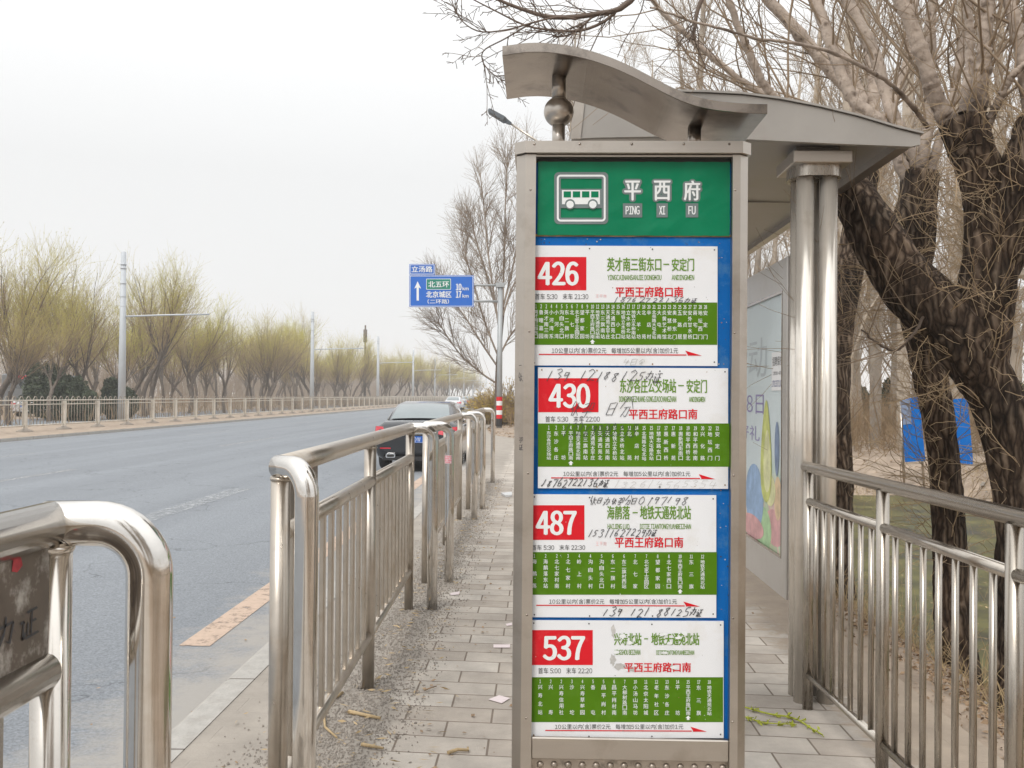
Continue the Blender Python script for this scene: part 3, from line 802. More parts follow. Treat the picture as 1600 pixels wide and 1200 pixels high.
PLATES = [
 dict(no='426', r=(829,1120.5,384,572), red=(831,916,402,454), band=(829.5,1120,473,539), num=(840,904,410,446),
  ttl=[('英才南三街东口',948,1033,403,424),('－',1036,1045,411,416),('安定门',1049,1084,404,424)],
  pin=[('YINGCAINANSANJIE DONGKOU',949,1033,430,438),('ANDINGMEN',1049,1084,430,438)], stop=(961,1067,448.5,464.5),
  tm=('首车 5:30   末车 21:30',836,919,459,468.5), cols=(837.5,1101.5), cy=(476,482,484.5,529), here=11, fare=(862,1059,543.5,552.5), arr=(842,1096,554),
  stops='1英才南三街东口 2鲁疃嘉园 2英才南三街 4小河湾东 4小河湾 5沟自头北口 5东二旗村 6北七家 7北七家工业园区 8望都家园 9平坊 10平西王府路口南 12地铁天通苑北站南 13东三旗南站 14天通苑太平庄 14天通西苑北 15东小口 16地铁立水桥站 17立水桥北站 17地铁立水桥南站 17大羊坊 18北苑 20辛店村 21北苑路大屯北站 22大屯南 23炎黄艺术馆 23安慧桥北 25奥体东门 25五路居 26安贞里 27安外甘水桥 27蒋宅口 28地坛西门 28安定门',
  scr=[('18762722136bz',958,1089,465,473,.9,0)], faint=[('4rf',973,1010,560,570,.7)]),
 dict(no='430', r=(840.5,1137,574,763.5), red=(841,935,591,644), band=(840.5,1139,661.5,729), num=(857,922,600,637),
  ttl=[('东沙各庄公交场站',968,1056,592,614),('－',1059,1068,600,605),('安定门',1072,1104,593,614)],
  pin=[('DONGSHAGEZHUANG GONGJIAOCHANGZHAN',967,1056,619,628),('ANDINGMEN',1076,1101,620,628)], stop=(982,1089,639,655),
  tm=('首车 5:30   末车 22:00',852,937,650,659.5), cols=(857.5,1120), cy=(665,671,673.5,718), here=3, fare=(880,1078,736,744), arr=(861,1117,746.5),
  stops='1东沙各庄公交场站 2东沙各庄 3平坊 4平西王府路口南 7地铁天通苑北站南 7东三旗南站 8天通苑太平庄 8天通西苑北 9天通西苑南 10地铁立水桥站 11立水桥北站 12北苑 14辛店村 15北苑路大屯北站 15地铁大屯路东站 17慧忠路东口 17惠新西桥 17惠新苑 18惠新西街南口 19和平西桥北 19和平西桥南 20兴化路 22地坛西门 22安定门',
  scr=[('139 12188125bz',853,1034,579,594,1.0,0.15),('sp rf',890,988,624,650,.9,0),('18762722136bz',847,952,748,760,1.1,0),('132690f0315',880,996,663,682,.8,.1)], faint=[('132614565354',957,1120,751,762,.5)]),
 dict(no='487', r=(829,1118.5,772,964.5), red=(829.5,913,789,843), band=(829.5,1119.5,862,928.5), num=(837,901,798,835),
  ttl=[('海䴖落',948,984,790,811),('－',988,996,798,803),('地铁天通苑北站',999.5,1079,790,811)],
  pin=[('HAIJING LUO',949,983,818,826),('DITIE TIANTONGYUANBEIZHAN',999.5,1079,818,826)], stop=(960,1067,838.5,855),
  tm=('首车 5:30   末车 22:30',831,914,850.5,859), cols=(835,1097), cy=(865,870.5,873,918), here=13, fare=(858,1057,935,943), arr=(838,1093,945),
  stops='1海䴖落 2海䴖落东站 2北七家村南 3北七家村 4岭上村 4沟自头村 5沟自头北口 6东二旗村 6东二旗村西站 7北七家 7北七家工业园区 8望都家园 8北七家西口 10平西王府路口南 11东三旗 12地铁天通苑北站',
  scr=[('srbspfr0197198',922,1075,776,788,.9,0),('15311627229bz',919,1027,826,838,1.0,0),('139 121 88125bz',943,1099,949,962,1.1,0)], faint=[]),
 dict(no='537', r=(828,1130,968.5,1152), red=(828.5,926,983.5,1038), band=(827.5,1129,1057,1127), num=(848,914,993,1030),
  ttl=[('兴寿北站',959,1002,988,1007),('－',1006,1012,995,999),('地铁天通苑北站',1017,1092,988,1007)],
  pin=[('XINGSHOU BEIZHAN',960,1000,1014,1022),('DITIETIANTONGYUANBEIZHAN',1025,1084,1015,1022)], stop=(975,1079,1034,1049),
  tm=('首车 5:00   末车 22:20',841,925,1042,1051.5), cols=(844,1107.5), cy=(1060.5,1066,1068.5,1115), here=14, fare=(867,1067,1130,1138), arr=(852,1104,1140),
  stops='1兴寿北站 2兴寿 2兴寿信用社 3沙坨 4兴寿草莓园 5香屯 5昌平肖村 6昌平肖村南 7大柳树路口南 10小汤山马坊 11北京太阳城 12老年社区 13东沙各庄 14平坊 15平西王府路口南 17东三旗 18地铁天通苑北站',
  scr=[], faint=[]),
]
LM = [M['letter_white'], M['letter_black'], M['letter_green'], M['red'], M['ink'], M['smear'], M['pink'], M['rust']]
for pi, d in enumerate(PLATES):
    x0, x1, y0, y1 = d['r']
    a, b = sp_(x0, y1), sp_(x1, y0)
    tl, tr, bl, brr = sp_(x0, y0), sp_(x1, y0+1.5), sp_(x0, y1-1), sp_(x1, y1)
    mb = MB(); yf, yb = SY - .0065 - .0003*pi, SY - .0005
    q = [(bl.x, bl.z), (brr.x, brr.z), (tr.x, tr.z), (tl.x, tl.z)]
    mb.prism(q, 'y', yf, yb)
    pl = tag(mb.build('route_plate', M['white_plate'], sgn), 'white enamel plate of route %s' % d['no'])
    f = Face(lambda u, v, yf=yf: (lambda p: Vector((p.x, yf, p.z)))(dp(u, v, SY)))
    f.rect(*d['red'], 0, -.0006); f.mb.build('number_panel', M['red'], pl); f.mb = MB()
    f.rect(*d['band'], 0, -.0006); f.mb.build('stop_band', M['band'], pl); f.mb = MB()
    f.text(d['no'], *d['num'], 0, 3.3)
    for s, xa, xb, ya, yb_ in d['ttl']:
        if s == '－': f.rect(xa, xb, (ya+yb_)/2 - .9, (ya+yb_)/2 + .9, 2)
        else: f.text(s, xa, xb, ya, yb_, 2, .75)
    for s, xa, xb, ya, yb_ in d['pin']: f.text(s, xa, xb, ya, yb_, 2, .25)
    f.text('平西王府路口南', *d['stop'], 3, .8)
    f.text(d['tm'][0], *d['tm'][1:], 1, 0)
    f.text('10公里以内(含)票价2元   每增加5公里以内(含)加价1元', *d['fare'], 1, 0)
    xa, xb, ya = d['arr']
    f.poly([(xa, ya-1), (xb-24, ya), (xb-24, ya+1.6), (xa, ya+.6)], 3); f.poly([(xb-26, ya-6), (xb, ya+1.8), (xb-22, ya+1.7), (xb-22, ya)], 3)
    st = d['stops'].split(' '); n = len(st); cxa, cxb = d['cols']; na, nb, ca, cb2 = d['cy']
    cw = min(6.8, (cxb - cxa) / (n - 1) * .82)
    for i, s in enumerate(st):
        k = 0
        while s[k].isdigit(): k += 1
        num, nm = s[:k], s[k:]
        cx = cxa + (cxb - cxa) * i / (n - 1)
        w_ = 2.2 if len(num) == 1 else 4.8
        sh = 2.0 * i / n
        f.text(num, cx - w_/2, cx + w_/2, na + sh*.6, nb + sh*.6, 0, .25)
        L = len(nm); chh = min(7.2, (cb2 - ca) / L * .92)
        for j, c in enumerate(nm):
            y = ca + chh/2 + (cb2 - ca - chh) * (j / max(1, L-1)) + sh*.6
            hh = chh/2 if c not in '一二三' else chh/2.6
            f.text(c, cx - cw/2, cx + cw/2, y - hh, y + hh, 0, .14)
    cx = cxa + (cxb - cxa) * d['here'] / (n - 1); yb3 = cb2 + 1.5
    f.poly([(cx, yb3), (cx+4, yb3+4), (cx+2, yb3+4), (cx+2, yb3+7), (cx-2, yb3+7), (cx-2, yb3+4), (cx-4, yb3+4)], 0)
    for (u, v) in ((x0+6, y0+4), (x0+92, y0+5), (x0+190, y0+6), (x1-5, y0+7), (x1-5, y1-6), (x0+6, y1-5), (x0+92, y1-3), (x0+190, y1-3)):
        f.poly([(u+1.2*math.cos(t_), v+1.2*math.sin(t_)) for t_ in np.linspace(0, 2*math.pi, 9)[:-1]], 1 if rng.random() < .7 else 7, -.0016)
    for s_, xa, xb, ya, yb_, wd, tl_ in d['scr']: scribble(f, s_, xa, xb, ya, yb_, wd, 4, tl_)
    for s_, xa, xb, ya, yb_, wd in d['faint']: scribble(f, s_, xa, xb, ya, yb_, wd, 5)
    # chips, flecks and glue marks
    for k in range(34):
        u, v = rng.uniform(x0+3, x1-3), rng.uniform(y0+2, y1-3); r_ = rng.uniform(.3, .9)
        f.poly([(u + r_*rng.uniform(.5,1.3)*math.cos(t_), v + r_*rng.uniform(.5,1.3)*math.sin(t_)) for t_ in np.linspace(0, 2*math.pi, 7)[:-1]], rng.choice([1, 1, 7, 0, 5]), -.0020)
    if pi == 3:
        def blot(u, v, ru, rv, m, dy):
            f.poly([(u + ru*rng.uniform(.55,1.2)*math.cos(t_), v + rv*rng.uniform(.55,1.2)*math.sin(t_)) for t_ in np.linspace(0, 2*math.pi, 14)[:-1]], m, dy)
        for (u, v, ru, rv) in ((958,986,4,10),(957,1030,5,9),(969,1040,9,6),(985,1044,8,5),(1050,1040,6,6)):
            blot(u, v, ru, rv, 5, -.0009)
        for (u, v, ru, rv) in ((973,993,6,4),(984,1003,5,3),(1036,990,8,3.4),(1046,1004,5,3),(1060,995,6,3),(1070,989,5,4),(978,1046,3,2.5),(992,1039,4,1.6),(1052,1042,5,3.5),(963,1018,5,3),(1038,1019,6,1.6)):
            blot(u, v, ru, rv, 0, -.0021)
    if pi in (0, 2):
        for k, u in enumerate((933, 939, 945)): f.text('王平南'[k], u-2.5, u+2.5, (460.5 if pi == 0 else 846), (465.5 if pi == 0 else 852), 6, 0, -.0008)
    f.mb.build('lettering', LM, pl)
# fixings: rivets on the cap, screws along the frame
mb = MB()
for u in (835, 905, 985, 1065, 1135):
    p = sp_(u, 231); 
    mb.lathe((0, 0, 0), [(.0042, 0), (.0036, .0016), (.0015, .0024), (.0001, .0026)], 10)
    mb.v[-40:] = [(p.x + v[0], SY - .0452 - v[2], p.z + v[1]) for v in mb.v[-40:]]
for v in (300, 520, 740, 960, 1120):
    for x in (X0 + .044, X1 - .044):
        z = dp(985, v, SY).z
        mb.lathe((0, 0, 0), [(.0036, 0), (.003, .0014), (.0012, .002), (.0001, .0021)], 10)
        mb.v[-40:] = [(x + q[0], SY - .0302 - q[2], z + q[1]) for q in mb.v[-40:]]
mb.build('rivets', M['brushed_dark'], sgn)
# marks on the blue board and the frame
f = Face(lambda u, v: sp_(u, v, 0.0))
for k in range(60):
    u = rng.choice([rng.uniform(1123, 1138), rng.uniform(1123, 1138), rng.uniform(835, 1136)]); v = rng.uniform(372, 382) if u < 1120 else rng.uniform(372, 960)
    r_ = rng.uniform(.4, 1.3)
    f.poly([(u + r_*rng.uniform(.5,1.5)*math.cos(t_), v + r_*rng.uniform(.4,1.3)*math.sin(t_)) for t_ in np.linspace(0, 2*math.pi, 7)[:-1]], rng.choice([0, 1, 1, 2]), -.0006)
f.mb.build('paint_chips', [M['smear'], M['letter_black'], M['rust']], board)
f = Face(lambda u, v: Vector((dp(u, v, SY).x, SY - .0305, dp(u, v, SY).z)))
for (s, x, ya, yb) in (('-s', 812.5, 565, 600), ('pz', 813, 682, 705)):
    for k, c in enumerate(s):
        for st in HAND[c]: f.stroke([(x - 2 + a*6, ya + (yb-ya)/2*k + b*(yb-ya)/2.6) for a, b in st], .9, 0, -.0006)
f.mb.build('graffiti', [M['ink']], sgn)

# ================================================================== SHELTER
def col_px(u, Y): return dp(u, 700, Y).x
CY = 4.80
sh = empty('bus_shelter', (1.2, 6.6, 0), 'metal bus shelter with wedge roof on twin polished tubes behind the stop sign', 'bus shelter')
RY0, RY1 = 4.62, 10.2
def rp_(u, v): return dp(u, v, RY0)
# roof profile (front end), lens shaped: x across, z up
tl = [(898,158),(930,152.5),(980,147.5),(1040,145),(1100,146),(1160,149),(1220,157),(1280,168.5),(1340,183),(1400,201),(1438,211)]
blp = [(1438,226),(1424,229),(1300,224),(1170,217.5),(1040,213),(930,215),(893,217)]
T = [(rp_(u, v).x, rp_(u, v).z) for u, v in tl]; B = [(rp_(u, v).x, rp_(u, v).z) for u, v in blp]
mb = MB(); mb.prism(T + B, 'y', RY0, RY0 + .03); mb.build('fascia', M['roofmetal'], sh)
q = [rp_(u, v) for u, v in ((896.5,158),(914,155.5),(907,217),(891.5,217))]
MB().prism([(p.x, p.z) for p in q[::-1]], 'y', RY0 - .010, RY0 - .0005).build('end_flange', M['brushed'], sh)
# top skin with a folded lip, soffit and edge beams
mb = MB()
tz = [(x, z + .004) for x, z in T] + [(x, z + .014) for x, z in T[::-1]]
tz = [(x + (.012 if i in (len(T)-1, len(T)) else 0), z) for i, (x, z) in enumerate(tz)]
mb.prism(tz, 'y', RY0 - .012, RY1); mb.build('roof_skin', M['roofmetal'], sh)
mb = MB()
zs = [(x, z - .002) for x, z in B[1:]] + [(x, z + .018) for x, z in B[:0:-1]]
xr, xl = B[1][0], B[-1][0]; zr, zl = B[1][1], B[-1][1]
mb.prism([(xl + .05, zl + .03), (xr - .06, zr + .03), (xr - .06, zr + .045), (xl + .05, zl + .045)], 'y', RY0 + .031, RY1 - .02); mb.build('soffit', M['soffit'], sh)
for (xa, xb, za) in ((xl, xl + .05, zl), (xr - .06, xr, zr)):
    MB().box((xa, RY0 + .031, za - .004), (xb, RY1, za + .05)).build('edge_beam', M['brushed'], sh)
MB().box((xl + .052, RY0 + .032, zl - .004), (xr - .062, RY0 + .085, zr + .028)).build('cross_beam', M['soffit'], sh)
for y in (6.1, 8.0):
    MB().box((xl + .052, y, zl + .006), (xr - .062, y + .05, zr + .029)).build('cross_beam', M['soffit'], sh)
def tube_u(u, Y): return dp(u, 680, Y).x
zc_top = dp(1283, 253, CY - .10).z
for k, Yc in enumerate((CY, 9.1)):
    xa = tube_u(1256, CY); xb = tube_u(1292.5, CY)
    zt = zc_top - .056
    for x, y in ((xa, Yc), (xb, Yc), (xa + .004, Yc + .115), (xb + .004, Yc + .115)):
        MB().tube([(x, y, -.02), (x, y, zt + .01)], .0445, 28).build('column_tube', M['column_steel'], sh)
    # collar round the tubes, then the square head plate
    mb = MB(); prof = []
    for (cx, a0, a1) in ((xb, -90, 90), (xa, 90, 270)):
        for a in np.linspace(R(a0), R(a1), 14): prof.append((cx + .072*math.cos(a), Yc + .057 + .125*math.sin(a)))
    mb.prism(prof, 'z', zt, zt + .054, 0, True); mb.build('collar', M['steel'], sh)
    zp = zt + .0545
    MB().box((xa - .083, Yc - .10, zp), (xb + .088, Yc + .24, zp + .060), bev=.004).build('head_plate', M['brushed'], sh)
    MB().box((xa - .05, Yc - .02, zp + .0605), (xb + .05, Yc + .15, zp + .12)).build('head_block', M['soffit'], sh)
# light box hung between the columns
lx = dp(1229, 680, 5.06).x
lzt, lzb = dp(1229, 400, 5.06).z, dp(1229, 938, 5.06).z
LY0, LY1 = 5.06, 8.95
fr = MB()
fr.box((lx - .0, LY0, lzb), (lx + .11, LY0 + .10, lzt), bev=.004)
fr.box((lx - .0, LY1 - .10, lzb), (lx + .11, LY1, lzt), bev=.004)
fr.box((lx + .001, LY0 + .10, lzt - .17), (lx + .109, LY1 - .10, lzt - .001)); fr.box((lx + .001, LY0 + .10, lzb + .001), (lx + .109, LY1 - .10, lzb + .20))
box = fr.build('advert_frame', mat('advert_aluminium', (.50, .475, .45), .35, .55, .06, 3, stain=(.40, .36, .32), stain_amt=.4, sscale=5), sh)
def poster_mat():
    """a printed poster: pale blue above, a meadow of loose colour blotches below"""
    m = bpy.data.materials.new('faded_poster'); m.use_nodes = True
    t = m.node_tree; b = t.nodes['Principled BSDF']
    tcd = _n(t, 'ShaderNodeTexCoord'); sp = _n(t, 'ShaderNodeSeparateXYZ'); t.links.new(tcd.outputs['Object'], sp.inputs[0])
    nz = _n(t, 'ShaderNodeTexNoise'); nz.inputs['Scale'].default_value = 2.6; nz.inputs['Detail'].default_value = 4
    t.links.new(tcd.outputs['Object'], nz.inputs['Vector'])
    rp = _n(t, 'ShaderNodeValToRGB'); rp.color_ramp.interpolation = 'EASE'
    e = rp.color_ramp.elements; e[0].position = .28; e[0].color = (.25, .40, .58, 1); e[1].position = .74; e[1].color = (.66, .50, .34, 1)
    for p_, c in ((.40, (.45, .58, .45)), (.47, (.62, .62, .40)), (.53, (.66, .44, .44)), (.60, (.42, .52, .33))):
        x = e.new(p_); x.color = (*c, 1)
    t.links.new(nz.outputs['Fac'], rp.inputs[0])
    n2 = _n(t, 'ShaderNodeMath', operation='MULTIPLY_ADD'); n2.inputs[1].default_value = .7; t.links.new(nz.outputs['Fac'], n2.inputs[0]); t.links.new(sp.outputs['Z'], n2.inputs[2])
    r2 = _n(t, 'ShaderNodeMapRange'); r2.inputs[1].default_value = 1.28; r2.inputs[2].default_value = 1.48; t.links.new(n2.outputs[0], r2.inputs[0])
    mx = _n(t, 'ShaderNodeMix', data_type='RGBA'); mx.inputs['B'].default_value = (.62, .70, .72, 1)
    t.links.new(r2.outputs[0], mx.inputs['Factor']); t.links.new(rp.outputs[0], mx.inputs['A'])
    t.links.new(mx.outputs['Result'], b.inputs['Base Color']); b.inputs['Roughness'].default_value = .35; b.inputs['Specular IOR Level'].default_value = .18
    return m
mb = MB(); px_ = lx + .012
mb.quad((px_, LY1 - .10, lzb + .20), (px_, LY0 + .10, lzb + .20), (px_, LY0 + .10, lzt - .17), (px_, LY1 - .10, lzt - .17))
mb.box((lx + .09, LY0 + .10, lzb + .20), (lx + .10, LY1 - .10, lzt - .17), 1)
gk = MB(); g0, g1, h0_, h1_ = LY0 + .10, LY1 - .10, lzb + .20, lzt - .17
gk.box((lx - .002, g0, h0_), (lx + .011, g0 + .012, h1_)); gk.box((lx - .002, g1 - .012, h0_), (lx + .011, g1, h1_)); gk.box((lx - .002, g0 + .012, h0_), (lx + .011, g1 - .012, h0_ + .012)); gk.box((lx - .002, g0 + .012, h1_ - .012), (lx + .011, g1 - .012, h1_))
gk.build('gasket', M['brushed_dark'], sh)
poster = mb.build('poster', [poster_mat(), M['white_plate']], sh)
class Side:                          # lettering on the poster's face: y runs away from the viewer, so text starts far and ends near
    def __init__(s, x): s.x = x; s.mb = MB()
    def text(s, body, ya, yb, z0, z1, m=0, bold=0., d=.001):
        V, Fs, _ = glyphs(body)
        s.mb.add([(s.x - d, ya + (yb - ya)*a, z0 + (z1 - z0)*c) for a, c in V], Fs, m)
sf = Side(px_)
sf.text('参与活动', 7.6, 5.55, 1.62, 1.86, 0, .02); sf.text('3月1日—5月8日', 7.9, 5.62, 1.40, 1.52, 1, .012); sf.text('参加活动赢好礼', 7.7, 5.72, 1.24, 1.33, 1, .012)
pa = MB()
def blob(pts, m, d=.0006):
    pa.add([(px_ - d, y, z) for y, z in pts], [tuple(range(len(pts)))], m)
def oval(cy, cz, ry, rz, m, d, tip=0, n=26):
    blob([(cy + ry*math.sin(a)*(1 - tip*.5*(1 + math.cos(a))), cz + rz*math.cos(a)*(1 + tip*.35*(1 + math.cos(a))/2)) for a in np.linspace(0, 2*math.pi, n)[:-1]], m, d)
for k, (cy, cz, ry, rz, m_) in enumerate(((5.36, .78, .22, .10, 3), (5.62, .74, .20, .13, 2), (5.85, .90, .24, .20, 0), (5.28, .95, .08, .12, 4), (5.46, .98, .13, .09, 5), (5.9, .72, .3, .07, 3))): oval(cy, cz, ry, rz, m_, .0006 + .0003*k)
oval(5.55, 1.17, .17, .27, 1, .003, .5); oval(5.52, 1.13, .10, .17, 5, .0034, .3); oval(5.30, 1.22, .05, .15, 6, .0030)
pa.build('poster_art', [mat('art_' + n_, c_, .5, 0, .25, 9, spec=.1) for n_, c_ in (('blue', (.30, .42, .60)), ('yellow_green', (.55, .58, .20)), ('green', (.38, .55, .32)), ('red', (.62, .36, .36)), ('orange', (.68, .52, .34)), ('lemon', (.66, .66, .38)), ('slate', (.22, .28, .40)))], poster)
sf.mb.build('poster_lettering', [mat('faded_lettering', (.42, .48, .52), .3), mat('violet_lettering', (.22, .18, .42), .3)], poster)
za, zb_ = dp(1213, 610, 5.25).z, dp(1213, 549, 5.25).z
mb = MB(); mb.box((px_ - .004, 5.17, za), (px_ - .002, 5.42, zb_)); ntc = mb.build('notice_sheet', mat('paper', (.80, .80, .80), .8, 0, .03), sh)
tag(ntc, 'white recruitment notice taped on the poster')
sf = Side(px_ - .004)
hgt = zb_ - za
sf.text('招聘保安', 5.40, 5.185, zb_ - hgt*.36, zb_ - hgt*.12, 0, .022); sf.text('工资2500-4000', 5.39, 5.20, zb_ - hgt*.60, zb_ - hgt*.50, 0, 0); sf.text('17013371103', 5.41, 5.18, za + hgt*.10, za + hgt*.26, 1, .01)
sf.mb.build('notice_lettering', [M['ink'], mat('blue_ink', (.06, .08, .25), .6)], ntc)

# ================================================================== RAILINGS
# right-hand railing along the bank
rf = empty('bank_railing', (1.36, 3.7, 0), 'stainless railing with slim round bars along the bank, right of the stop sign', 'railing')
fY = [4.69, 3.77, 2.80, 1.85, .90, -.05, -1.0]
def fx(y): return dp(1262, 1098, 4.69).x + .030 * (4.69 - y)
zt_, zm_, zb2 = 1.165, 1.0, .165
MB().tube([(fx(4.74), 4.735, zt_), (fx(fY[-1]), fY[-1], zt_)], .0265, 18).build('top_rail', M['steel_rail'], rf)
for i in range(len(fY)-1):
    ya, yb = fY[i], fY[i+1]
    p = MB().tube([(fx(ya), ya, -.03), (fx(ya), ya, zt_ - .02)], .025, 18).build('post', M['steel'], rf)
    MB().tube([(fx(ya), ya - .02, zm_), (fx(yb), yb + .02, zm_)], .020, 14).build('middle_rail', M['steel_rail'], rf)
    MB().tube([(fx(ya), ya - .02, zb2), (fx(yb), yb + .02, zb2)], .017, 14).build('bottom_rail', M['steel_rail'], rf)
    nb = 7
    for k in range(nb):
        y = ya + (yb - ya) * (k + 1) / (nb + 1)
        MB().tube([(fx(y), y, zb2 + .01), (fx(y), y, zm_ - .01)], .0115, 10).build('bar', M['steel'], rf)
MB().tube([(fx(fY[-1]), fY[-1], -.03), (fx(fY[-1]), fY[-1], zt_ - .02)], .025, 18).build('post', M['steel'], rf)

# crowd barriers along the kerb
def elbow(p0, p1, z0, r, n=10):
    """path: along p0 -> over to p1 sideways, then down"""
    out = []
    d = Vector((p1[0]-p0[0], p1[1]-p0[1], 0)); L = d.length; d.normalize(); r = min(r, L)
    for k in range(n+1):
        a = math.pi/2*k/n; q = Vector((p0[0], p0[1], 0)) + d*(L - r + r*math.sin(a)); out.append((q.x, q.y, z0 - r + r*math.cos(a)))
    return out
def barrier(label, posts, rail_x, z_top, hoop_far, hoop_near, nb, panel_near=False, panel_far=False, dust=True, sticker=None):
    ys = posts; y_a, y_b = ys[0], ys[-1]
    root = empty('crowd_barrier', (rail_x(y_a), (y_a + y_b)/2, 0), label, 'barrier', 'steel barriers along the kerb')
    st = M['steel_dusty'] if dust else M['steel_near']
    rr = .0365
    MB().tube([(rail_x(y), y, z_top) for y in np.linspace(y_a, y_b, 6)], rr, 22).build('top_rail', st, root)
    for (end, yy) in ((hoop_near, y_a), (hoop_far, y_b)):
        if not end: continue
        px, py, rad = end
        path = elbow((rail_x(yy), yy), (px, py), z_top, rad)
        p = [(rail_x(yy) - .030, yy, z_top), (rail_x(yy) - .012, yy, z_top)] + [q for q in path if Vector(q[:2] + (0,)).length] + [(px, py, .6), (px, py, -.03)]
        if Vector((p[1][0]-p[2][0], p[1][1]-p[2][1], p[1][2]-p[2][2])).length < .004: p.pop(2)
        rds = [rr*.72, rr*1.0] + [rr*1.01]*(len(p)-2)
        MB().tube(p, rds, 26).build('end_hoop', M['steel_bright'] if not dust or yy == y_a or True else st, root)
    for y in ys:
        pm = MB().tube([(rail_x(y), y, -.03), (rail_x(y), y, z_top - .03)], .031, 20)
        pm.tube([(rail_x(y), y, z_top - .046), (rail_x(y), y, z_top - .040), (rail_x(y), y, z_top - .034)], [.0315, .0345, .033], 20)
        pm.build('post', st, root)
    zm, zb = 1.055, .27
    for i in range(len(ys)-1):
        ya, yb = ys[i], ys[i+1]
        MB().tube([(rail_x(ya), ya + .026, zm), (rail_x(yb), yb - .026, zm)], .031, 18).build('middle_rail', st, root)
        MB().tube([(rail_x(ya), ya + .026, zb), (rail_x(yb), yb - .026, zb)], .024, 16).build('bottom_rail', st, root)
        for k in range(nb):
            y = ya + (yb - ya)*(k + 1)/(nb + 1); x = rail_x(y)
            mb = MB(); h, g = .0105, .017
            mb.box((x - h, y - g, zb + .012), (x + h, y + g, zm - .02), bev=.004)
            mb.build('bar', st, root)
    for on, ya, yb in ((panel_near, y_a + .03, y_a + .50), (panel_far, y_b - .50, y_b - .03)):
        if not on: continue
        x = rail_x(ya)
        pn = MB().box((x - .004, ya, zm + .026), (x + .004, yb, z_top - .032)).build('name_panel', mat('grimy_panel', (.17, .14, .115), .45, .5, .2, 9, stain=(.58, .55, .51), stain_amt=.98, sscale=17), root)
        f = MB(); rg = random.Random(7); zc = zm + .07      # a dealer's scrawl along the panel's end
        for i, c in enumerate('sbz'):
            for st_ in HAND[c]:
                P = [(yb - .21 + .062*i + .05*p_[0], zc + .045*(1 - p_[1])) for p_ in st_]
                for (y0_, z0_), (y1_, z1_) in zip(P[:-1], P[1:]):
                    f.add([(x + .0052, y0_ - .002, z0_ + .002), (x + .0052, y0_ + .002, z0_ - .002), (x + .0052, y1_ + .002, z1_ - .002), (x + .0052, y1_ - .002, z1_ + .002)], [(0,1,2,3)])
        f.build('graffiti', M['ink'], pn)
        mb = MB(); mb.add([(x + .0050, yb - .11 + a*.030, zc + .125 + c*.020) for a, c in ((0,-.8),(.5,-1),(1,-.6),(.8,.1),(1,1),(.75,.4),(.3,.6),(.1,0))], [tuple(range(8))]); mb.build('torn_paper', mat('red_scrap', (.42, .05, .06), .7, 0, .3, 60) if 'red_scrap' not in bpy.data.materials else bpy.data.materials['red_scrap'], pn)
    return root
bx = lambda y: -.775 - .0195*(y - 1.5)
def hp(u, v, Y): p = dp(u, v, Y); return p.x
B1 = barrier('nearest steel barrier, cut off by the lower left corner, with a bright bent end', [-2.2, -.35, 1.54], lambda y: dp(80, 1000, 1.54).x - .012*(y-1.54), 1.286, (dp(232, 1050, 1.56).x, 1.56, .085), None, 10, panel_far=True, dust=False)
B2 = barrier('second steel barrier from the camera, with tight upright bars and rounded near end', [3.04, 4.89, 6.70], lambda y: dp(436, 1000, 3.04).x - .020*(y-3.04), 1.268, (dp(676, 850, 6.72).x, 6.72, .09), (dp(483, 1000, 2.98).x, 2.93, .085), 10, panel_near=True)
B3 = barrier('third steel barrier with a pink stamped sticker on its near hoop', [7.66, 9.6, 11.55], lambda y: -.885 - .012*(y-7.66), 1.252, (dp(741.6, 750, 11.6).x, 11.6, .085), (dp(702, 850, 7.70).x, 7.70, .085), 10)
B4 = barrier('farthest steel barrier, ending in a wide hoop by the leaf drift', [12.6, 14.5, 16.4], lambda y: -.90 - .008*(y-12.6), 1.252, (dp(770, 720, 16.5).x, 16.5, .085), (dp(754, 760, 12.65).x, 12.65, .085), 10)
# stamped sticker on the third barrier's hoop, tear of tape on the nearest
sx_ = dp(702, 715, 7.70); rr_ = .0395
mb = MB(); vs = []
for k in range(9):
    a = R(-150 + 15*k)
    for z in (sx_.z - .045, sx_.z + .02): vs.append((sx_.x + rr_*math.cos(a), 7.70 + rr_*math.sin(a), z))
mb.add(vs, [(2*i, 2*i+2, 2*i+3, 2*i+1) for i in range(8)], 0)
for k in range(7):
    for q in range(4):
        if (k + q*3) % 5 == 0: continue
        a0, a1 = R(-145 + 15*k), R(-136 + 15*k); z0 = sx_.z - .040 + q*.015
        mb.add([((rr_+.0008)*math.cos(a) + sx_.x, (rr_+.0008)*math.sin(a) + 7.70, z) for a, z in ((a0, z0), (a1, z0), (a1, z0+.009), (a0, z0+.009))], [(0,1,2,3)], 1)
mb.build('sticker', [mat('pink_sticker', (.78, .52, .55), .6, 0, .06), mat('pink_stamp', (.70, .16, .22), .6)], B3)

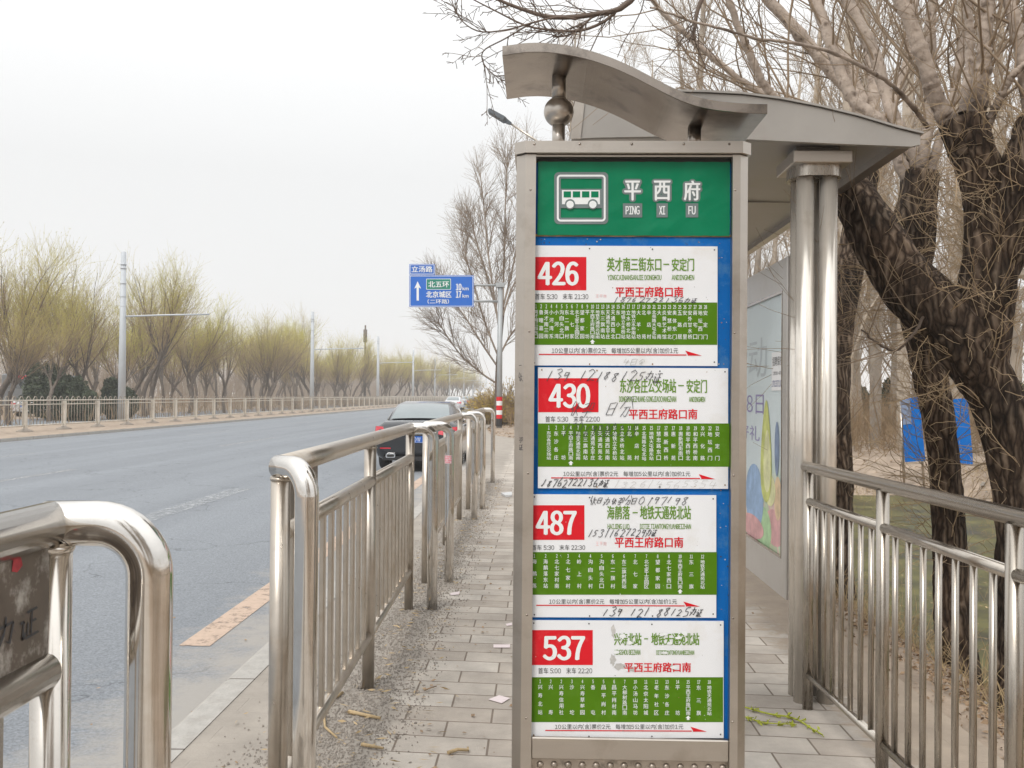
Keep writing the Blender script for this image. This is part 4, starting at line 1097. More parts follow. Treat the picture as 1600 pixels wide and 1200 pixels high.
# ================================================================== CAR
PAINT = lambda name, c: mat(name, c, .22, .0, .03, 3, coat=.8)
M['car_black'] = PAINT('black_paint', (.012, .014, .018))
M['car_white'] = PAINT('white_paint', (.62, .63, .65)); M['car_blue'] = PAINT('blue_paint', (.03, .06, .11)); M['car_silver'] = PAINT('silver_paint', (.38, .40, .42))
M['glass'] = mat('tinted_glass', (.03, .04, .045), .04, 0, .05, 3, spec=1.0, coat=1.0)
M['screen'] = mat('reflecting_screen', (.20, .235, .24), .06, .7, .05, 3, coat=1.0)
M['tail'] = mat('tail_lamp', (.55, .01, .03), .15, 0, .1, 8, coat=1.0)
M['tail_hi'] = mat('tail_lamp_clear', (.72, .35, .30), .15, 0, .1, 8, coat=1.0)
M['chrome'] = mat('chrome', (.75, .75, .75), .10, 1, .03)
M['plate_blue'] = mat('number_plate_blue', (.01, .10, .42), .4, 0, .04)
def loft(secs, mb, m=0, smooth=True, cap=True):
    """secs: list of rings (same count) of 3-D points"""
    n = len(secs[0]); o = len(mb.v)
    vs = [p for s_ in secs for p in s_]; fs = []
    for i in range(len(secs)-1):
        for j in range(n): fs.append((i*n+j, i*n+(j+1) % n, (i+1)*n+(j+1) % n, (i+1)*n+j))
    mb.add(vs, fs, m, smooth)
    if cap: mb.add(secs[0], [tuple(range(n-1, -1, -1))], m); mb.add(secs[-1], [tuple(range(n))], m)
def car(label, paint, plate=None, group=None):
    """sedan; rear bumper at y = 0, nose at +5.0, wheels on z = 0"""
    root = empty('parked_car', (0, 0, 0), label, 'car', group)
    # lower body: (y, half width, z bottom, z shoulder, z deck)
    S = [(0.0,.76,.42,.70,.78),(.05,.84,.30,.86,.96),(.16,.88,.25,.93,1.05),(.5,.905,.22,.95,1.075),(1.1,.92,.20,.95,1.06),(2.0,.925,.19,.94,1.02),(3.2,.92,.19,.93,1.0),(4.0,.905,.20,.88,.96),(4.6,.87,.22,.78,.86),(4.9,.80,.27,.66,.72),(5.0,.70,.34,.55,.60)]
    secs = []
    for (y, hw, zb, zs, zd) in S:
        half = [(0, zb), (hw*.80, zb), (hw*.95, zb + .07), (hw, zb + .28*(zs-zb)), (hw*1.0, zb + .62*(zs-zb)), (hw*.985, zs - .03), (hw*.94, zs + .02), (hw*.80, zd - .015), (hw*.45, zd), (0, zd)]
        secs.append([(x, y, z) for x, z in half] + [(-x, y, z) for x, z in half[-2:0:-1]])
    mb = MB(); loft(secs, mb); body = mb.build('body', paint, root)
    # greenhouse
    G = [(.62,.74,1.03,.70,1.06),(1.05,.80,1.03,.64,1.30),(1.55,.82,1.02,.60,1.44),(2.1,.83,1.0,.60,1.475),(2.7,.83,.98,.60,1.46),(3.2,.81,.97,.58,1.33),(3.85,.74,.95,.66,.99)]
    secs = []
    for (y, hb, zb, ht, zt2) in G:
        half = [(0, zb - .04), (hb, zb - .04), (hb, zb), (hb - (hb-ht)*.55, zb + (zt2-zb)*.60), (ht + .02, zt2 - .045), (ht - .08, zt2 - .005), (0, zt2)]
        secs.append([(x, y, z) for x, z in half] + [(-x, y, z) for x, z in half[-2:0:-1]])
    mb = MB(); loft(secs, mb); mb.build('roof', paint, root)
    # glass: rear screen, windscreen, side windows, a few millimetres proud
    mb = MB(); vs = []
    for (y, hw, z) in ((.66,.64,1.10),(.85,.61,1.20),(1.10,.575,1.325),(1.36,.53,1.405)):
        for x in np.linspace(-hw, hw, 7): vs.append((x, y - .012, z + .018 - .02*(x/hw)**2))
    mb.add(vs, [(i*7+j, i*7+j+1, i*7+8+j, i*7+7+j) for i in range(3) for j in range(6)], 0, True); mb.build('rear_window', M['screen'], root)
    mb = MB(); vs = []
    for (y, hw, z) in ((3.82,.66,1.02),(3.5,.62,1.18),(3.16,.56,1.36)):
        for x in np.linspace(-hw, hw, 5): vs.append((x, y + .014, z + .012))
    mb.add(vs, [(i*5+j, i*5+j+1, i*5+6+j, i*5+5+j) for i in range(2) for j in range(4)], 0, True); mb.build('windscreen', M['glass'], root)
    for s_ in (-1, 1):
        for (ya, yb) in ((1.06, 2.02), (2.08, 3.42)):
            mb = MB(); vs = []
            for y in np.linspace(ya, yb, 5):
                zt2 = float(np.interp(y, [.62,1.05,1.55,2.1,2.7,3.2,3.85], [1.06,1.30,1.44,1.475,1.46,1.33,.99])) - .075
                ht = float(np.interp(y, [.62,1.05,1.55,2.1,2.7,3.2,3.85], [.70,.64,.60,.60,.60,.58,.66])) + .035
                hb = float(np.interp(y, [.62,1.05,1.55,2.1,2.7,3.2,3.85], [.74,.80,.82,.83,.83,.81,.74])) + .008
                vs += [(s_*hb, y, 1.045), (s_*(hb - (hb-ht)*.6), y, 1.045 + max(.02, zt2-1.045)*.62), (s_*ht, y, max(1.06, zt2))]
            mb.add(vs, [(3*i+j, 3*i+j+1, 3*i+4+j, 3*i+3+j) for i in range(4) for j in range(2)], 0, True); mb.build('side_window', M['glass'], root)
        mb = MB(); mb.lathe((0, 0, 0), [(.001, -.06), (.07, -.05), (.10, 0), (.07, .05), (.001, .06)], 12)
        mb.v = [(s_*(.97 + v[0]*.9), 3.25 + v[1]*.6, 1.03 + v[2]) for v in mb.v]; mb.build('door_mirror', paint, root)
        # tail lamp: wraps the rear corner
        mb = MB(); vs = []
        for (x, y, z0, z1) in ((.46,-.005,.80,.885),(.60,.0,.77,.92),(.74,.01,.755,.945),(.85,.045,.75,.955),(.905,.15,.77,.955),(.93,.34,.82,.945)):
            vs += [(s_*x, y - .012, z0), (s_*(x*.985), y + .05, z1)]
        if True: mb.add(vs, [(2*i, 2*i+2, 2*i+3, 2*i+1) for i in range(5)], 0, True)
        tl_ = mb.build('tail_lamp', M['tail'], root)
        mb = MB(); 
        mb.add([(s_*.62, -.016, .79), (s_*.68, -.012, .79), (s_*.68, .024, .90), (s_*.62, .018, .90)], [(0,1,2,3)]); mb.build('lamp_insert', M['tail_hi'], tl_)
        # exhaust tip and reflector
        mb = MB(); q = rrect(.44, .64, .30, .385, .025)
        mb.prism([(s_*a, b) for a, b in q], 'y', -.012, .10); e_ = mb.build('exhaust_tip', M['chrome'], root)
        MB().prism([(s_*a, b) for a, b in rrect(.465, .615, .317, .368, .018)], 'y', -.016, -.010).build('exhaust_mouth', M['darkgap'], e_)
        MB().box((s_*.54, -.004, .485), (s_*.76, .05, .51)).build('reflector', M['tail'], root)
        for yw in (1.02, 4.02):
            mb = MB(); mb.lathe((0, 0, 0), [(.20,-.10),(.30,-.112),(.33,-.09),(.335,0),(.33,.09),(.30,.112),(.20,.10)], 28)
            mb.v = [(s_*.80 + v[2], yw + v[0], .335 + v[1]) for v in mb.v]; wh = mb.build('wheel', M['black'], root)
            mb = MB(); mb.lathe((0, 0, 0), [(.001,.085),(.05,.09),(.19,.075),(.212,.105)], 20)
            mb.v = [(s_*(.80 + v[2]), yw + v[0], .335 + v[1]) for v in mb.v]; mb.build('rim', M['chrome'], wh)
    # boot trim, bumper seam, underside shade painted as a black strip, plate
    MB().box((-.44, -.006, .795), (.44, .03, .815)).build('boot_trim', M['chrome'], root)
    MB().box((-.74, .004, .60), (.74, .03, .606)).build('bumper_seam', M['darkgap'], root)
    MB().box((-.70, -.004, .245), (.70, .12, .33)).build('underside_shade', M['black'], root)
    mb = MB()
    for k in range(5): mb.box((-.62 + k*.036, .018, .875), (-.594 + k*.036, .05, .897))
    mb.build('boot_badge', M['chrome'], root)
    pl = MB().box((-.22, -.018, .615), (.22, .0, .755)).build('number_plate', M['plate_blue'], root)
    if plate:
        mb = MB()
        for (c, xa, xb) in plate:
            V, Fs, _ = glyphs(c); mb.add([(xa + (xb-xa)*a, -.0195, .645 + .085*b) for a, b in V], Fs)
        mb.box((-.21, -.0192, .625), (.21, -.018, .629)); mb.build('plate_lettering', M['letter_white'], pl)
    return root
CG = 'cars far ahead on the road'
c1 = car('black sedan parked at the kerb ahead, red tail lamps and blue plate', M['car_black'], plate=[('8', -.13, -.075), ('0', -.055, 0.0), ('W', .02, .085)])
c1.location = (-2.52, 20.0, ROAD_Z)
def recolour(o, paint):
    for ch in o.children:
        if ch.type == 'MESH' and ch.name.split('.')[0] in ('body', 'roof', 'door_mirror'):
            ch.data = ch.data.copy(); ch.data.materials[0] = paint
for (x, y, pt, lb, gr) in ((-7.8, 118, 'car_blue', 'small dark blue car driving away far ahead beside the bushes', CG), (-10.4, 140, 'car_silver', 'grey car far ahead, just left of the dark blue one', CG),
                       (-8.7, 98, 'car_white', 'white car far ahead, at the right end of the black sedan roof', CG), (-32.6, 60, 'car_white', 'white car behind the far fence at the left edge', None)):
    c = copy_tree(c1); c.location = (x, y, ROAD_Z); tag(c, lb, group=gr)
    if gr is None and 'group' in c: del c['group']
    recolour(c, M[pt])
# far bus behind the fence
bs = empty('bus', (-43.0, 78, -.11), 'dark bus with a red lit panel standing beyond the far fence at the left edge', 'bus')
def bb(name, a, b, m, bev=0): return MB().box((a[0] - 11.5, a[1] + 21, a[2]), (b[0] - 11.5, b[1] + 21, b[2]), bev=bev).build(name, m, bs)
bb('body', (-32.75, 57, .25), (-30.25, 66, 2.95), mat('bus_grey', (.16, .17, .18), .4), .12)
bb('rear_window', (-32.4, 56.985, 1.75), (-30.6, 57.02, 2.5), M['glass']); bb('red_panel', (-31.35, 56.97, 2.52), (-30.42, 57.02, 2.82), mat('bus_red', (.75, .02, .05), .4))
for y in (58.6, 63.6):
    for x in (-32.5, -30.5): MB().tube([(x - 11.63, y + 21, .36), (x - 11.37, y + 21, .36)], .47, 20).build('wheel', M['black'], bs)

# ================================================================== DIRECTION SIGN ON ITS MAST
DY = 45.0
def dpt(u, v): return dp(u, v, DY)
ds = empty('direction_sign', (dpt(780, 665).x, DY, 0), 'blue overhead direction sign on a grey mast with red and white banded foot', 'road sign')
mast_mat = mat('galvanised', (.40, .42, .43), .5, .3, .08, 3)
px0 = dpt(780.5, 600).x
zt0 = dpt(780, 446).z
MB().tube([(px0, DY, -.05), (px0, DY, zt0)], [.135, .115], 18).build('mast', mast_mat, ds)
for (ya, yb, m_) in ((654, 666.5, M['black']), (648, 654, M['red']), (641, 648, M['letter_white']), (633.5, 641, M['red']), (626.5, 633.5, M['letter_white']), (620, 626.5, M['red'])):
    MB().tube([(px0, DY, max(-.03, dpt(780, yb).z)), (px0, DY, dpt(780, ya).z)], .143, 18, cap=False).build('band', m_, ds)
for v in (446, 471): MB().tube([(px0, DY, dpt(780, v).z), (dpt(700, v - .7).x, DY, dpt(700, v - .7).z)], .055, 12).build('arm', mast_mat, ds)
MB().box((px0 - .2, DY - .16, dpt(780, 449).z), (px0 + .2, DY + .16, dpt(780, 442).z)).build('bracket', mast_mat, ds)
DF = DY - .12
blue = mat('sign_blue', (.005, .13, .56), .4, 0, .02)
def rp2(f, x0, x1, y0, y1, r, m, dy): f.poly(rrect(x0, x1, y0, y1, r, 4)[::1], m, dy)
f = Face(lambda u, v: (lambda p: Vector((p.x, DF, p.z)))(dp(u, v, DY)), .002)
for nm, (x0, x1, y0, y1) in (('sign_panel', (640, 740.5, 430.5, 480)), ('name_panel', (640, 680, 413, 430))):
    q = [(f.pt(u, v).x, f.pt(u, v).z) for u, v in rrect(x0, x1, y0, y1, 1.6, 4)]
    pn = MB().prism(q, 'y', DF, DF + .05).build(nm, blue, ds)
    f.mb = MB()
    rframe(f, x0+.9, x1-.9, y0+.9, y1-.9, 1.4, .8, 0, -.006)
    if nm == 'sign_panel':
        rp2(f, 666.5, 705, 436, 453, 1, 0, -.006); rp2(f, 667.3, 704.2, 436.8, 452.2, .9, 1, -.012)
        f.text('北五环', 669.5, 702, 440, 449.5, 0, .5, -.018); f.text('北京城区', 666, 706, 455.5, 465.5, 0, .6, -.008)
        f.text('(二环路)', 668.5, 702, 468, 475, 0, .3, -.008)
        f.text('10', 712.5, 721.5, 444, 454, 0, .9, -.008); f.text('km', 723, 732.5, 448.5, 454, 0, .4, -.008)
        f.text('17', 712.5, 721.5, 455.5, 465.5, 0, .9, -.008); f.text('km', 723, 732.5, 460, 465.5, 0, .4, -.008)
        f.poly([(653,440),(658.5,451.5),(655,449.5),(655,470),(651.5,470),(651.5,449.5),(648,451.5)], 0, -.008)
    else: f.text('立汤路', 643.5, 676.5, 416.5, 426, 0, .6, -.008)
    f.mb.build('lettering', [M['letter_white'], mat('sign_green', (.0, .22, .15), .4)], pn)

# ================================================================== STREET LAMP
LY = 25.0
lp = empty('street_lamp', (2.7, LY, 0), 'street lamp with dark flat head on a thin slanting arm, left above the stop sign', 'street lamp')
MB().tube([(2.7, LY, -.05), (2.7, LY, 6.6)], [.10, .06], 16).build('pole', mast_mat, lp)
h0, h1 = dp(796, 192, LY), dp(763, 173, LY)
arm = [(2.7, LY, 6.55), (dp(900, 262, LY).x, LY, dp(900, 262, LY).z), (dp(840, 221, LY).x, LY, dp(840, 221, LY).z), (h0.x, LY, h0.z)]
MB().tube(arm, [.035, .03, .028, .028], 10).build('arm', M['steel_dusty'], lp)
d = (h1 - h0).normalized(); nrm = Vector((-d.z, 0, d.x))
mb = MB()
def lh(t_, s_, y): q = h0 + d*t_ + nrm*s_; return (q.x, LY + y, q.z)
L = (h1 - h0).length
secs = []
for t_, wd, th in ((-.05,.04,.03),(.10,.07,.05),(.16,.16,.055),(L*.95,.16,.04),(L,.12,.02)):
    secs.append([lh(t_, th, -wd), lh(t_, th, wd), lh(t_, -th, wd), lh(t_, -th, -wd)])
loft(secs, mb, 0, False); head = mb.build('lamp_head', mat('lamp_grey', (.10, .115, .13), .45), lp)
mb = MB(); mb.add([lh(.2, -.062, -.13), lh(L*.93, -.05, -.13), lh(L*.93, -.05, .13), lh(.2, -.062, .13)], [(0,1,2,3)]); mb.build('lens', M['glass'], head)

# ================================================================== POLES AND FAR FENCE
pole_mat = mat('pale_pole', (.50, .53, .56), .6, .1, .05, 2)
def pole():
    root = empty('arm_pole', (0, 0, 0), 'x', 'pole', 'grey poles with a single arm beyond the far fence')
    MB().tube([(0, 0, -.1), (0, 0, 4), (0, 0, 9.0)], [.20, .175, .125], 16).build('shaft', pole_mat, root)
    mb = MB()
    for z in (6.1, 6.6, 7.3, 8.1, 8.3): mb.tube([(0, 0, z), (0, 0, z + .07)], .155, 14)
    mb.build('clamp', pole_mat, root)
    MB().tube([(.1, 0, 5.6), (2.2, 0, 5.68), (4.6, 0, 5.74)], .045, 8).build('arm', pole_mat, root)
    return root
PL = [(gp(190, 662, -.12).y, None)]
p0 = pole()
for i in range(11):
    o = p0 if i == 0 else copy_tree(p0)
    y = 50 + 36*i
    x = dp([190, 487, 590, 645, 679, 702][i], 640, y).x if i < 6 else -21.2 + .12*i
    o.location = (x, y, -.1)
    o['label'] = ('tall grey pole with an arm, tallest and leftmost beyond the far fence' if i == 0 else
                  'second tallest grey pole, between the willows and the blue road sign' if i == 1 else
                  'third grey arm pole, seen just left of the blue road sign' if i == 2 else
                  'one of the small distant grey arm poles in a line above the black car')
tp = empty('mast', (dp(570, 600, 150).x, 150, -.1), 'thin dark mast rising out of the distant willows', 'mast')
MB().tube([(tp.location.x, 150, -.1), (tp.location.x, 150, dp(570, 508, 150).z)], [.22, .12], 8).build('shaft', M['wil_bark'], tp)
MB().tube([(tp.location.x, 150, dp(570, 535, 150).z), (tp.location.x, 150, dp(570, 515, 150).z)], .3, 8).build('clamp', M['wil_bark'], tp)

fen = empty('roadside_fence', (-18.9, 60, 0), 'long white picket fence along the far side of the road', 'fence')
cream = mat('cream_paint', (.66, .61, .53), .6, 0, .1, 2, stain=(.35, .25, .17), stain_amt=.6, sscale=3)
pick = mat('grey_pickets', (.34, .30, .25), .6, 0, .2, 2)
fy = [18.0]
while fy[-1] < 235: fy.append(fy[-1] + 2.95)
ffx = lambda y: -19.6 + .008*min(y, 120)
for i, y in enumerate(fy):
    x = ffx(y)
    MB().box((x - .075, y - .075, -.03), (x + .075, y + .075, 1.12), bev=.012).build('post', cream, fen)
    MB().lathe((x, y, -.03), [(.30, 0), (.30, .04), (.14, .10), (.09, .14)], 12).build('foot', mat('foot_concrete', (.30, .26, .22), .9) if i == 0 else bpy.data.materials['foot_concrete'], fen)
    if i == len(fy)-1: break
    mb = MB(); xb = ffx(y + 2.95)
    mb.tube([(x, y, 1.16), (xb, y + 2.95, 1.16)], .026, 6, 0); mb.tube([(x, y, .20), (xb, y + 2.95, .20)], .035, 6, 0)
    mb.tube([(x, y, 1.0), (xb, y + 2.95, 1.0)], .02, 6, 0)
    np_ = 12
    for k in range(np_):
        yy = y + 2.95*(k + .5)/np_; xx = ffx(yy)
        if k % 2 == 0 and y < 110:
            y2 = yy + 2.95/np_
            mb.tube([(xx, yy, .2), (xx, yy, 1.23), (xx, (yy+y2)/2 - .04, 1.31), (xx, (yy+y2)/2 + .04, 1.31), (xx, y2, 1.23), (xx, y2, .2)], .016, 5, 1)
        elif y >= 110: mb.tube([(xx, yy, .2), (xx, yy, 1.3)], .018, 4, 1)
    mb.build('picket_panel', [cream, pick], fen)

# ================================================================== TREES
def _norm(a): return a / np.maximum(np.linalg.norm(a, axis=-1, keepdims=True), 1e-9)
def sprout(P, Rd, n, t0, t1, ang, L, k, rg, up=0., wig=.12, rfac=.6, rend=.3, lfall=.5, rmax=None, rmin=.0):
    """n children on every path of P (N,K,3): new paths (N*n,k,3) and radii"""
    N, K, _ = P.shape
    idx = np.repeat(np.arange(N), n); t = rg.uniform(t0, t1, N*n)
    fi = t*(K-1); i0 = np.minimum(fi.astype(int), K-2); fr = (fi - i0)[:, None]
    p = P[idx, i0]*(1-fr) + P[idx, i0+1]*fr
    tan = _norm(P[idx, i0+1] - P[idx, i0])
    r0 = Rd[idx, i0]*(1-fr[:, 0]) + Rd[idx, i0+1]*fr[:, 0]
    rv = _norm(rg.normal(size=(N*n, 3))); perp = _norm(rv - tan*(rv*tan).sum(1, keepdims=True))
    a = ang*rg.uniform(.6, 1.35, N*n)[:, None]
    d = _norm(tan*np.cos(a) + perp*np.sin(a))
    ln = L*rg.uniform(.6, 1.25, N*n)*(1 - lfall*(t - t0)/max(1e-6, t1 - t0)); st = (ln/(k-1))[:, None]
    out = [p]
    for j in range(k-1):
        d = _norm(d + wig*rg.normal(size=d.shape) + np.array([0, 0, up]))
        p = p + d*st; out.append(p)
    rs = r0*rfac
    if rmax is not None: rs = np.minimum(rs, rmax)
    rs = np.maximum(rs, rmin)
    rad = rs[:, None]*np.linspace(1, rend, k)[None, :]
    return np.stack(out, 1), rad
def tubes(P, Rd, sides, rg=None):
    N, K, _ = P.shape
    T = np.empty_like(P); T[:, 1:-1] = P[:, 2:] - P[:, :-2]; T[:, 0] = P[:, 1] - P[:, 0]; T[:, -1] = P[:, -1] - P[:, -2]
    T = _norm(T)
    ref = np.where(np.abs(T[:, :1, 2:3]) > .8, np.array([1., .2, 0]), np.array([.1, .1, 1.])) * np.ones((1, K, 1))
    U = _norm(np.cross(T, ref)); W = np.cross(T, U)
    a = np.arange(sides)*2*np.pi/sides
    V = P[:, :, None, :] + Rd[:, :, None, None]*(U[:, :, None, :]*np.cos(a)[None, None, :, None] + W[:, :, None, :]*np.sin(a)[None, None, :, None])
    base = (np.arange(N)*K*sides)[:, None, None] + (np.arange(K-1)*sides)[None, :, None]
    j = np.arange(sides)[None, None, :]; j2 = (j + 1) % sides
    Q = np.stack([base + j, base + j2, base + sides + j2, base + sides + j], -1).reshape(-1, 4)
    return V.reshape(-1, 3), Q
def leaves(P, size, rg, n=1):
    """small quads at random places along paths"""
    N, K, _ = P.shape
    idx = rg.integers(0, N, N*n); kk = rg.integers(1, K, N*n)
    c = P[idx, kk] + rg.normal(size=(N*n, 3))*size*.5
    u = _norm(rg.normal(size=(N*n, 3)))*size; v = _norm(np.cross(u, rg.normal(size=(N*n, 3))))*size*.5
    V = np.stack([c-u, c+v, c+u, c-v], 1).reshape(-1, 3)
    return V, np.arange(N*n*4).reshape(-1, 4)
def path(pts, k=None):
    """smooth path through points (x, y, z, r)"""
    A = np.array(pts, float); n = len(A); k = k or n*4
    tt = np.linspace(0, n-1, k); out = []
    for t in tt:
        i = min(int(t), n-2); f = t - i
        p0, p1, p2, p3 = A[max(i-1, 0)], A[i], A[i+1], A[min(i+2, n-1)]
        out.append(.5*((2*p1) + (p2-p0)*f + (2*p0-5*p1+4*p2-p3)*f*f + (3*p1-p0-3*p2+p3)*f**3))
    out = np.array(out); return out[None, :, :3], np.maximum(out[None, :, 3], .002)
def px_path(pts, k=None):
    """survey points of a limb: (u, v, distance, radius in photograph pixels)"""
    q = []
    for u, v, Y, r in pts:
        p = dp(u, v, Y); q.append((p.x, p.y, p.z, r*Y/F_PX))
    return path(q, k)

# ------------------------------------------------------------------ row of pollarded willows beyond the road
def far_willow(seed):
    rg = np.random.default_rng(seed)
    H = rg.uniform(2.2, 3.2)
    tp_ = [(0, 0, -.2, .19), (rg.normal()*.08, rg.normal()*.08, H*.5, .145), (rg.normal()*.28, rg.normal()*.28, H, .14)]
    P0, R0 = path(tp_, 7)
    fork = []
    for q in range(rg.integers(2, 4)):
        a = rg.uniform(0, 6.28); l_ = rg.uniform(.5, 1.4)
        e = P0[0, -1]; fork.append(path([(*P0[0, -2], .11), (e[0] + math.cos(a)*l_*.35, e[1] + math.sin(a)*l_*.35, e[2] + l_*.5, .095), (e[0] + math.cos(a)*l_*.55, e[1] + math.sin(a)*l_*.55, e[2] + l_, .08)], 5))
    PF = np.concatenate([f_[0] for f_ in fork]); RF = np.concatenate([f_[1] for f_ in fork])
    P1, R1 = sprout(PF, RF, 6, .55, 1, .38, 5.0, 7, rg, up=.10, wig=.10, rfac=.42, rend=.30, lfall=0)
    P2, R2 = sprout(P1, R1, 11, .15, .95, .45, 2.9, 5, rg, up=.12, wig=.12, rfac=.6, lfall=.4, rmax=.015, rmin=.0085)
    P3, R3 = sprout(P2, R2, 6, .1, 1, .45, 1.5, 4, rg, up=.05, wig=.14, rfac=.8, lfall=.2, rmin=.0058, rend=.6)
    zc = P3[:, -1, 2]; hi = (zc - zc.min())/(zc.max()-zc.min()) + rg.normal(size=len(zc))*.22 > .38
    trunk = [(*tubes(P0, R0, 9), 0), (*tubes(PF, RF, 8), 0)]
    crown = [(*tubes(P1, R1, 5), 0), (*tubes(P2, R2, 3), 1), (*tubes(P3[hi], R3[hi], 3), 2), (*tubes(P3[~hi], R3[~hi], 3), 1), (*leaves(P3[hi], .035, rg, 2), 2)]
    root = empty('willow_tree', (0, 0, 0), 'pollarded willow beyond the far fence, dark trunk under yellow-green twigs', 'tree', 'pollarded willows beyond the far fence')
    mesh_np('trunk', trunk, [M['wil_bark']], root)
    mesh_np('crown', crown, [M['wil_bark'], M['wil_twig'], M['wil_green']], root)
    return root
rw = random.Random(11)
protos = [far_willow(s) for s in range(7)]
spots = []
for row, (xo, st) in enumerate(((-26.5, 5.6), (-31.5, 5.6), (-37, 6.2), (-45, 7))):
    y = 40 + row*2.0
    while y < 330:
        x = xo + rw.uniform(-1.3, 1.3) + (0.022*(y - 60) if y > 60 else 0)
        if not (row > 1 and y > 200): spots.append((x, y + rw.uniform(-1.5, 1.5)))
        y += st * (1.0 if y < 140 else 1.5)
spots = [s for s in spots if dp(0, 600, s[1]).x - 5 < s[0]]
for i, (x, y) in enumerate(spots):
    o = protos[i] if i < len(protos) else copy_tree(protos[rw.randrange(len(protos))])
    s = rw.uniform(.86, 1.14) * (.98 if 58 < y < 85 else .80 if y < 52 else 1.0); o.location = (x, y, -.12); o.scale = (s*rw.uniform(.75, 1.1), s*rw.uniform(.75, 1.1), s*rw.uniform(.80, 1.02)); o.rotation_euler.z = rw.uniform(0, 6.28)
print('willows', len(spots))

# ------------------------------------------------------------------ evergreen shrubs beyond the fence
def leaf_blob(name, blobs, n, size, m, parent, seed, flat=.6):
    rg = np.random.default_rng(seed); Vs = []
    for (cx, cy, cz, rx, ry, rz, wt) in blobs:
        k = int(n*wt); d = _norm(rg.normal(size=(k, 3))); rr = rg.uniform(.55, 1.0, (k, 1))**.5
        lump = np.array([1 + .28*mnoise.noise(Vector((*(q*2.6 + cx),))) for q in d])[:, None]
        c = d*rr*lump*np.array([rx, ry, rz]) + np.array([cx, cy, cz])
        u = _norm(rg.normal(size=(k, 3)) + d*.8)*size*rg.uniform(.5, 1.4, (k, 1)); v = _norm(np.cross(u, rg.normal(size=(k, 3))))*size*flat
        Vs.append(np.stack([c-u, c+v, c+u, c-v], 1).reshape(-1, 3))
    V = np.concatenate(Vs)
    return mesh_np(name, [(V, np.arange(len(V)).reshape(-1, 4), 0)], [m], parent)
for (u, v0, v1, w_px, Y, lb, seed) in ((88, 628, 556, 58, 54, 'broad dark evergreen shrub with a pointed top beyond the far fence', 1), (128, 628, 590, 34, 53, 'low dark evergreen shrub between the broad pointed one and the round one', 3), (186, 628, 584, 31, 57, 'round dark evergreen shrub beyond the fence beside the tallest pole', 2)):
    p = dp(u, v0, Y); h = (v0 - v1)*Y/F_PX + .9; r_ = w_px*Y/F_PX
    root = empty('evergreen_shrub', (p.x, Y, -.12), lb, 'shrub')
    z = -.12
    bl = [(p.x, Y, z + h*.36, r_*.95, r_*.7, h*.38, .5), (p.x - r_*.3, Y, z + h*.6, r_*.55, r_*.5, h*.36, .25), (p.x + r_*.45, Y - .3, z + h*.38, r_*.55, r_*.5, h*.34, .25)]
    leaf_blob('foliage', bl, 16000, .075, M['evergreen'], root, seed)
    MB().tube([(p.x, Y, z - .1), (p.x, Y, z + h*.6)], [.09, .04], 8).build('stem', M['wil_bark'], root)
# the wood behind the willow row: one far-off mass of bare stems
rg = np.random.default_rng(6); N = 3400
y = rg.uniform(60, 420, N); x = -50 - rg.uniform(0, 1, N)**1.3*60 + .03*y; keep = x > -.60*y - 4; x, y = x[keep], y[keep]; N = len(x)
P = np.zeros((N, 5, 3)); P[:, 0] = np.stack([x, y, np.full(N, -.15)], 1); d = _norm(rg.normal(size=(N, 3))*np.array([.10, .10, .05]) + np.array([0, 0, 1]))
ln = rg.uniform(4, 9, N)[:, None]
for k in range(1, 5):
    d = _norm(d + .06*rg.normal(size=d.shape)); P[:, k] = P[:, k-1] + d*ln/4
Rr = rg.uniform(.05, .11, N)[:, None]*np.array([1, .8, .6, .4, .2])
P2, R2 = sprout(P, Rr, 12, .15, 1, .55, 2.2, 4, rg, up=.10, wig=.12, rfac=.5, lfall=.3, rmax=.05, rmin=.02, rend=.5)
tag(mesh_np('far_wood', [(*tubes(P, Rr, 3), 0), (*tubes(P2, R2, 3), 0)], [mat('far_stems', (.31, .25, .195), .9, 0, .25, .08)]), kind='stuff')
# dry scrub under the willows, and the dusty ground cover behind the fence
rg = np.random.default_rng(3)
N = 5200
x = rg.uniform(-60, -23.5, N); y = rg.uniform(34, 200, N); keep = x > -.62*y - 3; x, y = x[keep], y[keep]; N = len(x)
P = np.zeros((N, 4, 3)); P[:, 0] = np.stack([x, y, np.full(N, -.15)], 1); d = _norm(rg.normal(size=(N, 3))*np.array([.35, .35, .1]) + np.array([0, 0, 1]))
ln = rg.uniform(.5, 1.7, N)[:, None]
for k in range(1, 4):
    d = _norm(d + .15*rg.normal(size=d.shape)); P[:, k] = P[:, k-1] + d*ln/3
tag(mesh_np('undergrowth', [(*tubes(P, np.full((N, 4), .02)*np.array([1, .9, .7, .4]), 3), 0)], [M['brush']]), kind='stuff')

